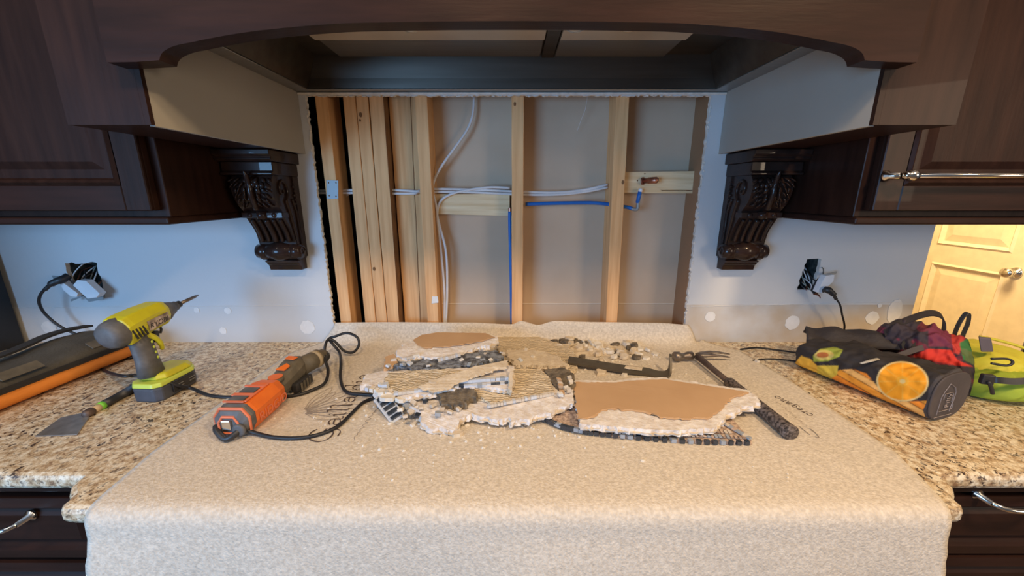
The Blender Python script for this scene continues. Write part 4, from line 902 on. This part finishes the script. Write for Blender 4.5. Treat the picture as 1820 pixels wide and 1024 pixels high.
# lowest centre piece
low = slab('ridged_mortar_slab', 'ridged tan mortar slab in the middle of the pile, pale torn front edge', [
    ('core', [(706, 712, .935), (760, 700, .936), (850, 690, .940), (985, 683, .948), (1018, 690, .950), (1018, 718, .945), (960, 738, .938), (908, 750, .934), (905, 742, .935), (870, 745, .934), (838, 734, .936), (818, 745, .932), (808, 764, .924), (770, 762, .924), (748, 750, .928), (745, 728, .933)], .013, TORN, .009, .0025),
    ('mortar_face', [(850, 672, .953), (905, 655, .957), (960, 656, .957), (978, 672, .955), (985, 696, .951), (930, 706, .948), (870, 715, .946), (845, 700, .948)], .008, RIB, .012, .0012)], group='tile-covered wall pieces')
tilerow(low, (866, 722, .946), (984, 699, .950), 22, (.0075, .008, .007), [TILEC, TILEC, TILEW], seed=5)
slab('mortar_clod', 'dark brown lump of mortar in the centre of the pile', [('clod', [(770, 693, .953), (800, 688, .957), (842, 690, .957), (846, 705, .953), (825, 716, .950), (800, 722, .948), (785, 712, .950)], .014, MORT, .007, .003)])
# upper left ridged piece
mid_ = slab('tile_backed_slab', 'ridged slab with crumbling white tiled edge at the left of the pile', [
    ('core', [(640, 683, .955), (655, 663, .957), (690, 660, .960), (800, 655, .967), (905, 650, .972), (914, 652, .972), (910, 692, .962), (850, 686, .960), (798, 692, .958), (760, 700, .955), (720, 706, .952), (690, 700, .952), (668, 706, .949), (664, 690, .951)], .011, TORN, .009, .0025),
    ('mortar_face', [(690, 662, .963), (790, 656, .969), (848, 660, .968), (800, 680, .963), (740, 692, .959), (700, 694, .957), (684, 676, .960)], .005, RIB, .012, .0012)], group='tile-covered wall pieces')
tilerow(mid_, (700, 700, .957), (800, 686, .961), 14, (.010, .009, .007), [TILEC, TILEW, TILEC], seed=6)
tilerow(mid_, (806, 679, .965), (905, 672, .970), 12, (.012, .010, .008), [TILEW, TILEG, TILEW], seed=7)
tilerow(mid_, (808, 688, .958), (905, 682, .962), 12, (.012, .010, .008), [TILEW, TILED, TILEG, TILEW], seed=8)
tilerow(mid_, (650, 690, .955), (690, 699, .954), 5, (.011, .011, .010), [TILEW, CHIPW], seed=9)
for (px, py, z, s, m) in ((690, 703, .956, .020, CHIPW), (676, 695, .960, .014, CHIPW), (682, 682, .965, .014, TILEW), (712, 707, .952, .013, CHIPW), (770, 678, .971, .014, TILEC)):
    r = random.Random(px); c = W(px, py, z=z); MB().prism([c+Vector((math.cos(a)*s*r.uniform(.7, 1.1), math.sin(a)*s*r.uniform(.5, .8), r.uniform(-.002, .002))) for a in [k*math.pi/3.5 for k in range(7)]], (0, 0, -.010)).build('crumb', m, mid_)
slab('narrow_trim_strip', 'thin pale strip of torn paper and tile standing at the right end of the ridged slab', [('strip', [(907, 655, .985), (913, 655, .985), (910, 694, .968), (903, 690, .968)], .014, CHIP, .01, .001)])
rib = slab('curled_torn_paper', 'long curled tan strip of torn paper across the ridged slab', [('paper', [(745, 686, .969), (790, 668, .976), (850, 650, .985), (905, 640, .988), (902, 650, .985), (860, 664, .979), (825, 674, .974), (800, 688, .968), (765, 696, .964)], .003, CHIP, .010, .002)])
blkt = thing('black_tile_strip', 'short strip of black glass tiles hanging off the left of the pile', 'tile', W(700, 748, z=ZK), 'loose tile pieces')
t0, t1 = W(678, 706, z=.944), W(706, 742, z=.918); dv = (t1-t0).normalized(); sv = Vector((.9, .35, .1)).normalized(); sv = (sv-dv*sv.dot(dv)).normalized(); uv = dv.cross(sv)
MB().obox(t0.lerp(t1, .5)-uv*.004*(1 if uv.z > 0 else -1), (dv, sv, uv), ((t1-t0).length*1.15, .036, .004)).build('backing', TILEW, blkt)
for k in range(5): MB().obox(t0.lerp(t1, (k+.3)/4.6)+uv*.001*(1 if uv.z > 0 else -1), (dv, sv, uv), (.0082, .026, .006)).build('tile', TILED, blkt)
# small ridge piece right of the middle one and tile-crusted chunk
ch = slab('tile_crusted_chunk', 'small crusted chunk of mortar and tile between the ridged slab and the large brown slab', [('mortar', [(968, 657, .958), (1000, 653, .958), (1020, 664, .956), (1020, 690, .952), (998, 696, .951), (984, 684, .953)], .014, MORT, .008, .002)])
for i in range(9):
    c = W(996+random.Random(i).uniform(-6, 20), 672+i*3.6, z=.957); MB().obox(c, ((1, random.Random(i).uniform(-.6, .6), .1), (-.2, 1, .1), (0, 0, 1)), (.011, .009, .008)).build('tile', [TILEC, COPPER, CHIPW][i % 3] if i % 3 != 1 else KRAFT, ch)
# top piece with brown paper
tp = slab('small_brown_slab', 'upper broken drywall piece at the back of the pile, brown paper face up', [
    ('core', [(705, 622, .985), (718, 612, .987), (748, 598, .989), (775, 590, .990), (860, 592, .990), (886, 601, .988), (880, 609, .985), (850, 617, .983), (828, 624, .981), (800, 632, .978), (765, 636, .977), (742, 632, .979), (722, 638, .977), (706, 632, .980)], .014, TORN, .008, .003),
    ('paper_face', [(734, 604, .990), (750, 595, .992), (778, 591, .993), (862, 592, .993), (880, 599, .992), (850, 607, .990), (800, 615, .989), (750, 618, .987), (742, 612, .988)], .002, KRAFT, .014, .001)], group='drywall pieces with brown paper face')
tilerow(tp, (722, 637, .978), (745, 630, .982), 4, (.010, .008, .007), [TILEC, CHIPW], seed=10)
tilerow(tp, (778, 640, .974), (818, 630, .980), 9, (.0075, .009, .009), [TILEC, TILEC, TILEW], seed=11)
tilerow(tp, (755, 646, .965), (792, 648, .965), 6, (.009, .010, .007), [TILEG, TILEW], seed=12)
slab('grey_tile_crust', 'grey-blue crust of glass tile and mortar under the small brown slab', [('crust', [(700, 648, .968), (715, 634, .970), (760, 636, .972), (830, 628, .975), (880, 622, .976), (896, 634, .975), (850, 646, .972), (815, 654, .968), (735, 656, .966)], .022, M('blue_grey_crust', (.26, .28, .31), .8, col2=(.05, .05, .06), scale=70, bump=.6, contrast=.25), .007, .003)])
slab('brown_paper_scrap', 'small scrap of brown drywall paper at the left of the small brown slab', [('paper', [(682, 654, .968), (685, 634, .974), (700, 629, .976), (708, 644, .970)], .010, KRAFT, .010, .001)])
bk = slab('flat_mortar_piece', 'flat tan mortar piece lying behind the pile towards the pry bar', [('mortar', [(885, 592, .935), (945, 592, .935), (975, 606, .932), (1010, 612, .930), (1030, 640, .926), (1020, 658, .924), (960, 655, .924), (920, 650, .924), (885, 640, .926)], .010, RIB2, .012, .003)])
slab('torn_mortar_scrap', 'rough tan mortar scrap lying right behind the ridged slabs', [('mortar', [(900, 622, .945), (950, 622, .944), (985, 630, .942), (1005, 644, .939), (1005, 652, .938), (960, 650, .939), (912, 648, .941)], .010, CHIP, .007, .003)])
slab('cracked_mortar_base', 'broken mortar and tile layer showing under the front of the ridged slabs', [('mortar', [(700, 715, .930), (720, 705, .934), (800, 703, .937), (800, 728, .929), (752, 732, .926), (722, 738, .921)], .016, MORT, .007, .003)])
def mound(cx, cy, rx, ry, h):
    v = []; f = []; n, k = 14, 40
    for i in range(n+1):
        t = i/n
        for j in range(k):
            a = 2*math.pi*j/k; q = t*(1+.25*noise.noise(Vector((math.cos(a)*2, math.sin(a)*2, 5)))); x, y = cx+math.cos(a)*rx*q, cy+math.sin(a)*ry*q
            v.append((x, y, ZK+max(0, h*(1-t*t)*(.65+.9*noise.noise(Vector((x*60, y*60, 1))))+.0003)))
    for i in range(n):
        for j in range(k): f.append((i*k+j, i*k+(j+1) % k, (i+1)*k+(j+1) % k, (i+1)*k+j))
    o = mk('rubble_heap', v, f, CHIP); o['kind'] = 'stuff'; tag(o, 'low heap of fine tan plaster rubble behind the pry bar', 'rubble')
mc = W(1050, 622, z=ZK); mound(mc.x, mc.y, .155, .055, .012)
r = random.Random(21)
def chunk(name, px, py, z, s, h, m, label=None, grp=None, seed=0, cat='chip'):
    r = random.Random(seed); c = W(px, py, z=z); n = r.choice((5, 6, 7)); a0 = r.uniform(0, 6)
    el = r.uniform(.45, .9); ro = r.uniform(0, 3)
    def pt(k, q, zz):
        a = a0+2*math.pi*k/n; x, y = math.cos(a)*s*q, math.sin(a)*s*q*el; return c+Vector((x*math.cos(ro)-y*math.sin(ro), x*math.sin(ro)+y*math.cos(ro), zz))
    qs = [r.uniform(.75, 1.15) for _ in range(n)]; tl = r.uniform(-.3, .3)
    v = [pt(k, qs[k], 0) for k in range(n)]+[pt(k, qs[k]*r.uniform(.75, .98), h*(1+tl*math.cos(k*2*math.pi/n))) for k in range(n)]
    o = mk(name, v, [tuple(range(n))[::-1], tuple(range(n, 2*n))]+[(k, (k+1) % n, (k+1) % n+n, k+n) for k in range(n)], m)
    return tag(o, label, cat, grp)
spots = [(1000, 603, .016), (1012, 608, .012), (985, 612, .014), (1022, 600, .015), (1040, 612, .016), (1052, 606, .010), (1062, 618, .014), (1075, 608, .015), (1086, 602, .012), (1095, 612, .017), (1104, 604, .014), (1112, 614, .012), (1122, 608, .014), (1130, 616, .010), (1138, 610, .009), (1030, 622, .012), (1048, 625, .013), (1066, 628, .015), (1082, 624, .012), (1098, 628, .014), (1108, 636, .011), (1090, 638, .012), (1070, 640, .010), (1035, 612, .010), (1118, 622, .011), (976, 620, .014), (990, 626, .012), (1005, 616, .012), (1150, 622, .009), (1142, 604, .008)]
CN = ['tan', 'white', 'tan', 'white', 'dark brown']
for i in range(34): spots.append((r.uniform(975, 1135), r.uniform(604, 640), r.uniform(.009, .016)))
for i, (px, py, s) in enumerate(spots):
    chunk('plaster_chip', px+r.uniform(-3, 3), py+r.uniform(-2, 2), ZK+.004, s*1.25, r.uniform(.006, .014), [CHIP, CHIPW, CHIP, CHIPW, MORT][i % 5], CN[i % 5]+' broken chip in the rubble heap behind the pry bar', CN[i % 5]+' chips in the heap behind the pry bar', i)
for k_, (px, py) in enumerate(((985, 610), (993, 604), (1000, 612), (1008, 606), (1014, 613), (1004, 600), (1020, 607))): chunk('plaster_chip', px, py, ZK+.010, .014, .012, [MORT, CHIP, MORT][k_ % 3], ['dark', 'tan', 'dark'][k_ % 3]+' mortar lump stacked at the left end of the rubble heap', ['dark', 'tan', 'dark'][k_ % 3]+' mortar lumps at the left end of the heap', 200+k_)
chunk('plaster_chip', 1148, 638, ZK, .017, .006, CHIPW, 'pale flat chip between the pry bar and the hammer head', None, 70)
chunk('plaster_chip', 1165, 630, ZK, .016, .005, CHIPW, 'pale flat chip just left of the hammer face', None, 71)
chunk('plaster_chip', 1068, 664, ZK, .020, .010, CHIP, 'yellowish plaster chip between the pry bar and the big brown slab', None, 72)
chunk('plaster_chip', 1110, 668, ZK, .013, .008, CHIPW, 'small pale chip touching the rear edge of the big brown slab', None, 73)
chunk('plaster_chip', 814, 774, ZK, .016, .008, CHIP, 'yellow-white chip lying in front of the pile', None, 74)
chunk('plaster_chip', 1003, 610, ZK+.012, .022, .012, MORT, 'dark grey lump on top of the rubble heap', None, 75)
chunk('plaster_chip', 1012, 603, ZK+.022, .020, .006, CHIP, 'long tan splinter on top of the rubble heap', None, 76)
chunk('plaster_chip', 446, 628, ZC, .010, .003, CHIPW, 'white crumb on the granite left of the orange tool', None, 77)
chunk('plaster_chip', 1346, 643, ZK, .010, .005, CHIPW, 'small pale chip at the end of the thin cord', None, 78)
chunk('plaster_chip', 735, 757, ZK, .008, .005, CHIPW, 'small white crumb in front of the left end of the pile', None, 79)
TP = [(716, 648), (728, 646), (700, 640), (712, 628), (690, 650), (762, 650), (850, 636), (862, 630), (872, 640), (884, 632), (893, 628), (842, 622), (820, 640), (834, 648), (858, 640), (722, 722), (735, 716), (748, 724), (742, 738), (756, 712), (770, 720), (786, 728), (730, 732), (720, 740), (712, 728), (778, 735), (800, 732), (815, 727), (668, 712), (676, 720), (935, 622), (947, 634), (925, 640)]
for i, (px, py) in enumerate(TP):
    rr = random.Random(i+50); zt = .972 if py < 655 else (.942 if px > 705 else .915)
    if px > 915: zt = .944
    tm = rr.choice([(TILEC, 'cream'), (TILEW, 'pale blue'), (TILEC, 'cream'), (TILEG, 'grey glass'), (CHIPW, 'white'), (TILED, 'black glass')])
    wh = 'below the small brown slab' if py < 655 and px < 915 else ('on the mortar scrap behind the pile' if px > 915 else 'at the front of the pile')
    a = rr.uniform(0, 3); d = Vector((math.cos(a), math.sin(a), rr.uniform(-.4, .4))).normalized(); e = Vector((-d.y, d.x, rr.uniform(-.3, .3))).normalized(); e = (e-d*e.dot(d)).normalized()
    tag(MB().obox(W(px, py, z=zt), (d, e, d.cross(e)), (rr.uniform(.009, .016), rr.uniform(.009, .013), rr.uniform(.005, .008))).build('tile_piece', tm[0], bevel=.0008, seg=1), 'small loose %s tile piece %s' % (tm[1], wh), 'tile', 'loose %s tile pieces %s' % (tm[1], wh))
mb = MB()                                            # fine crumbs all over
for i in range(1100):
    a = r.random()
    if a < .45: px, py = r.gauss(1010, 110), r.gauss(635, 28)
    elif a < .75: px, py = r.gauss(850, 160), r.gauss(735, 45)
    else: px, py = r.uniform(420, 1500), r.uniform(605, 860)
    py = min(max(py, 606), 870); px = min(max(px, 560 - (py-600)*1.0), 1400)
    p = W(px, py, z=ZK-.0005)
    if abs(p.x) > .70 or p.y < .56 or p.y > 1.19: continue
    s = r.choice((.0012, .0016, .002, .003, .004)) if a < .75 else r.choice((.001, .0013, .0018))
    mb.ball(p+Vector((0, 0, s*.4)), (s*r.uniform(.8, 1.6), s, s*.7), 5, 3)
o = tag(mb.build('plaster_crumbs', CHIPW), 'fine pale plaster crumbs scattered over the drop cloth', 'crumbs'); o['kind'] = 'stuff'

# ------------------------------------------------------------------ bags at right
def inpoly(x, y, poly):
    c = False; j = len(poly)-1
    for i in range(len(poly)):
        xi, yi = poly[i]; xj, yj = poly[j]
        if (yi > y) != (yj > y) and x < (xj-xi)*(y-yi)/(yj-yi+1e-9)+xi: c = not c
        j = i
    return c
DKC = (.024, .020, .021)
def paint(o, fn):
    me = o.data; ca = me.color_attributes.new('print', 'FLOAT_COLOR', 'POINT'); b = Vector(o['_b'])
    for i, vv in enumerate(me.vertices):
        c = vv.co+b; x, y = P(c); q = [fn(x+dx, y+dy, c) for dx, dy in ((0, 0), (.8, .4), (-.8, -.4), (.4, -.8), (-.4, .8))]
        ca.data[i].color = (*[sum(k[j] for k in q)/5 for j in range(3)], 1)
fb = thing('fruit_print_bag', 'dark folded tote bag printed with orange, bananas and avocado', 'bag', (1.0, .95, ZC))
PR = attr_mat('fruit_print')
def blob(A, B, wA, wB, hA, hB, name, m, parent, NS=150, NR=110, lump=.006, e=.75, endround=.12, seed=0, lift=0, cap=True, flatend=False):
    A = Vector(A); B = Vector(B); d = (B-A).normalized(); s_ = Vector((d.y, -d.x, 0)).normalized(); v = []; f = []
    for i in range(NS+1):
        t = i/NS; q = 1
        if t < endround: q = math.sqrt(max(0, 1-(1-t/endround)**2))
        if t > 1-endround and not flatend: q = math.sqrt(max(0, 1-(1-(1-t)/endround)**2))
        if flatend and t > .97: q = .985+.015*(1-t)/.03
        q = max(q, .02); w_ = (wA+(wB-wA)*t)*(.35+.65*q if t < endround else q); h = (hA+(hB-hA)*t)*q
        c = A.lerp(B, t)
        for k in range(NR):
            th = 2*math.pi*k/NR; cc, ss = math.cos(th), math.sin(th)
            x = w_*math.copysign(abs(cc)**e, cc); z = h*(1+math.copysign(abs(ss)**e, ss))/2
            nz = noise.noise(Vector((t*6+seed, cc*1.6, ss*1.6)))*lump + noise.noise(Vector((t*17+seed, cc*4, ss*4)))*lump*.45
            fr = max(0, min(1, z/.02))
            v.append(c+s_*(x+nz*cc*fr)+Vector((0, 0, lift+max(.0005, z+nz*abs(ss)*fr*(1 if ss > 0 else .3)))))
    for i in range(NS):
        for k in range(NR): f.append((i*NR+k, i*NR+(k+1) % NR, (i+1)*NR+(k+1) % NR, (i+1)*NR+k))
    f += [tuple(range(NR)), tuple(NS*NR+k for k in range(NR))]
    return mk(name, v, f, m, parent, smooth=True)
bodyo = blob((.912, 1.080, ZC), (1.003, .785, ZC), .084, .070, .092, .120, 'bag_body', PR, fb, lump=.010, seed=1, flatend=True, endround=.10, NS=260, NR=200)
OR_C = (1598, 682); 
def fruit(px, py, co):
    dx, dy = px-1604, py-678
    # end panel stays plain
    if (co.x-.912)*.091-(co.y-1.080)*.295 > (.091**2+.295**2)*.985: return (.058, .050, .052)
    el = ((dx+dy*.15)/47)**2+((dy-dx*.12)/36)**2
    if el < 1:
        if el > .86: return (.80, .60, .25)
        if el < .012: return (.80, .62, .25)
        a = math.atan2(dy*1.3, dx); rr = math.sqrt(el)
        if abs((a*4/math.pi) % 1 - .5) > .46 and rr > .1: return (.86, .45, .06)
        return (.90, .36, .012) if rr > .25 else (.88, .42, .03)
    if px < 1640 and inpoly(px, py, [(1400, 660), (1424, 632), (1440, 638), (1452, 650), (1490, 650), (1488, 666), (1470, 678), (1458, 705), (1405, 695)]): return (.74, .40, .04) if px < 1452 else (.66, .47, .05)
    if inpoly(px, py, [(1445, 632), (1458, 620), (1484, 617), (1498, 622), (1492, 634), (1472, 642), (1446, 643)]):
        if ((px-1464)/18)**2+((py-631)/9)**2 < 1: return (.42, .13, .03) if ((px-1462)/11)**2+((py-631)/5)**2 < 1 else (.62, .50, .14)
        return (.35, .40, .05)
    if inpoly(px, py, [(1460, 700), (1474, 670), (1492, 658), (1515, 656), (1540, 664), (1562, 690), (1600, 714), (1670, 712), (1680, 785), (1560, 775), (1480, 740)]):
        k = (px-1468)*.62-(py-660)*.55
        s = (py-655)*.8-(px-1500)*.42
        s = (py-655)*.86-(px-1470)*.50; bnd = int(s//11)
        if s % 11 < 1.3: return (.16, .05, .01)
        return [(.86, .27, .02), (.84, .46, .13), (.86, .34, .03)][bnd % 3]
    n_ = noise.noise(Vector((px*.06, py*.06, 0)))
    return tuple(c*(1+.25*n_) for c in DKC)
paint(bodyo, fruit)
# end panel with outlined house logo
dirB = Vector((.091, -.295, 0)).normalized(); sB = Vector((dirB.y, -dirB.x, 0)).normalized()      # sB points to -x
sB = Vector((-dirB.y, dirB.x, 0)); Bc = Vector((1.003, .785, ZC))+dirB*.0015
v = [Bc+sB*(.069*math.copysign(abs(math.cos(a))**.75, math.cos(a)))+Vector((0, 0, .060+.058*math.copysign(abs(math.sin(a))**.75, math.sin(a)))) for a in [2*math.pi*i/40 for i in range(40)]]
MB().ngon(v, dirB*.004).build('end_panel', BAGG, fb, bevel=.002)
def ep(a, b): return Bc+dirB*.0062+sB*a+Vector((0, 0, b))
def stroke(name, pts, r, m, parent): MB().tube([ep(*p) for p in pts], r, 5, flat=.5).build(name, m, parent)
stroke('logo_line', [(-.040, .020), (-.040, .066), (-.034, .078), (-.020, .096), (.002, .084), (.010, .070), (.010, .050), (.006, .034), (.006, .022)], .0008, LOGO, fb)
stroke('logo_line', [(-.034, .028), (.012, .028), (.012, .040)], .0008, LOGO, fb)
stroke('logo_line', [(-.046, .014), (.018, .014)], .0007, LOGO, fb)
stroke('logo_line', [(-.030, .058), (-.030, .072), (-.002, .072), (.004, .066), (.004, .046)], .0007, LOGO, fb)
for (q, txt) in ((-.024, 'F'), (-.014, 'i'), (-.009, 'l'), (-.004, 'l'), (.001, 'y')):
    text3(txt, .020, ep(-.004, .034+(q+.024)*1.1), Vector((0, 0, 1)), -sB, LOGO, fb, 'lettering', .0002)
# folded flap over the top and straps
def flap(name, A, B, w_, z0, z1, m, sag=.006):
    A = Vector(A); B = Vector(B); v = []; f = []; n, k = 30, 12; d = (B-A).normalized(); s_ = Vector((d.y, -d.x, 0))
    for i in range(n+1):
        t = i/n
        for j in range(k+1):
            u = j/k*2-1; z = (z0+(z1-z0)*t)+.030*(1-u*u)-.018+noise.noise(Vector((t*5, u*2, 9)))*sag*2; v.append(A.lerp(B, t)+s_*u*w_+Vector((0, 0, z)))
    for i in range(n):
        for j in range(k): a = i*(k+1)+j; f.append((a, a+1, a+k+2, a+k+1))
    o = mk(name, v, f, m, fb, smooth=True); md = o.modifiers.new('s', 'SOLIDIFY'); md.thickness = .006; return o
flap('top_flap', (.915, 1.11, ZC), (1.10, .99, ZC), .055, .096, .118, BAGD)
ribbon('wide_strap', [W(1572, 592, y=1.00), W(1588, 580, y=1.00), W(1620, 566, y=1.00), W(1650, 557, y=1.0), W(1668, 559, y=1.0), W(1677, 568, y=1.0), W(1678, 582, y=1.0), W(1674, 600, y=1.0), W(1668, 612, y=1.0)], (.45, .8, .45), .024, .003, BAGD, fb)
ribbon('grab_loop', [W(1694, 606, y=.98), W(1698, 590, y=.98), W(1706, 572, y=.98), W(1716, 558, y=.98), W(1722, 558, y=.98), W(1720, 575, y=.98), W(1712, 594, y=.98), W(1708, 610, y=.98)], (.5, 1, 0), .016, .0025, DARKP, fb)
ribbon('cross_strap', [W(1548, 642, y=.93), W(1590, 634, y=.92), W(1625, 622, y=.92), W(1660, 612, y=.93)], (0, .6, 1), .014, .004, BAGG, fb)
ribbon('thin_strap', [W(1606, 622, y=.93), W(1605, 612, y=.95), W(1620, 597, y=.97), W(1640, 590, y=.97), W(1648, 592, y=.96), W(1636, 602, y=.95), W(1622, 618, y=.93)], (0, 1, .4), .008, .0015, CANVD, fb)
for a, b in (((1527, 622), (1560, 628)), ((1530, 646), (1560, 638))): MB().tube([W(*a, z=ZC+.104), W(*b, z=ZC+.108)], [.003, .005], 8, flat=.5).build('zip_pull', M('pale_zip', (.5, .48, .42), .5), fb, smooth=True)
# red and purple printed bag on top
rb = thing('berry_print_bag', 'purple and red printed bag crumpled on the right of the fruit bag', 'bag', (1.15, .93, ZC))
ro_ = blob((1.07, 1.07, ZC), (1.190, .885, ZC), .070, .075, .165, .150, 'bag_body', attr_mat('berry_print'), rb, NS=200, NR=160, lump=.022, seed=5, endround=.3)
def berry(px, py, co):
    n_ = noise.noise(Vector((px*.035, py*.05, 3)))
    if inpoly(px, py, [(1705, 610), (1722, 600), (1740, 608), (1742, 630), (1730, 648), (1712, 640)]): return (.04, .17, .05) if n_ > 0 else (.10, .15, .05)
    if inpoly(px, py, [(1620, 632), (1650, 620), (1690, 622), (1702, 640), (1730, 652), (1700, 650), (1650, 640)]): return (.62, .035, .025)
    if inpoly(px, py, [(1690, 590), (1715, 600), (1705, 630), (1694, 628)]): return (.50, .04, .03)
    if py < 616 and px > 1650: return (.16, .022, .055)
    if px > 1742: return (.11, .09, .11)
    return (.035, .025, .035) if n_ < .1 else (.15, .02, .04)
paint(ro_, berry)
MB().prism([W(1740, 600, y=.90), W(1762, 602, y=.90), W(1766, 626, y=.90), W(1744, 626, y=.90)], (.01, .01, 0)).build('grey_tab', M('grey_purple_tab', (.13, .11, .14), .7), rb, bevel=.002)
# lime bag
gb = thing('lime_green_bag', 'lime green and yellow lunch bag at the far right end of the counter', 'bag', (1.28, .93, ZC))
blob((1.185, .93, ZC), (1.383, .93, ZC), .115, .115, .085, .085, 'bag_body', LIMEF, gb, NS=70, NR=80, lump=.008, seed=8, endround=.3)
blob((1.195, .955, ZC), (1.383, .955, ZC), .090, .100, .075, .080, 'bag_top', YELF, gb, NS=70, NR=80, lump=.006, seed=11, endround=.4, lift=.035, e=.9)
ribbon('black_band', [W(1760, 674, y=.835), W(1775, 676, y=.825), W(1800, 678, y=.818), W(1825, 677, y=.815), W(1850, 676, y=.815)], (0, .3, 1), .015, .003, DARKP, gb)
MB().obox(W(1754, 674, y=.832), ((1, -.3, 0), (.3, 1, 0), (0, 0, 1)), (.024, .012, .026)).build('buckle', DARKP, gb, bevel=.003)
MB().tube(cr([W(1757, 678, y=.825), W(1762, 690, y=.822), W(1764, 700, y=.822)], 4), .004, 8).build('strap_tail', DARKP, gb, smooth=True)
loop_ = [W(1762, 638, y=.86), W(1790, 638, y=.855), W(1800, 644, y=.85), W(1790, 650, y=.85), W(1762, 646, y=.855)]
MB().tube(cr(loop_, 5), .0030, 6).build('zip_loop', DARKP, gb, smooth=True)
MB().tube(cr([W(1740, 598, y=1.0), W(1770, 604, y=.98), W(1800, 612, y=.96), W(1830, 622, y=.94)], 5), .004, 6).build('piping', YELF, gb, smooth=True)
for o in S.objects:
    if '_b' in o: del o['_b']
    if '_yf' in o: del o['_yf']
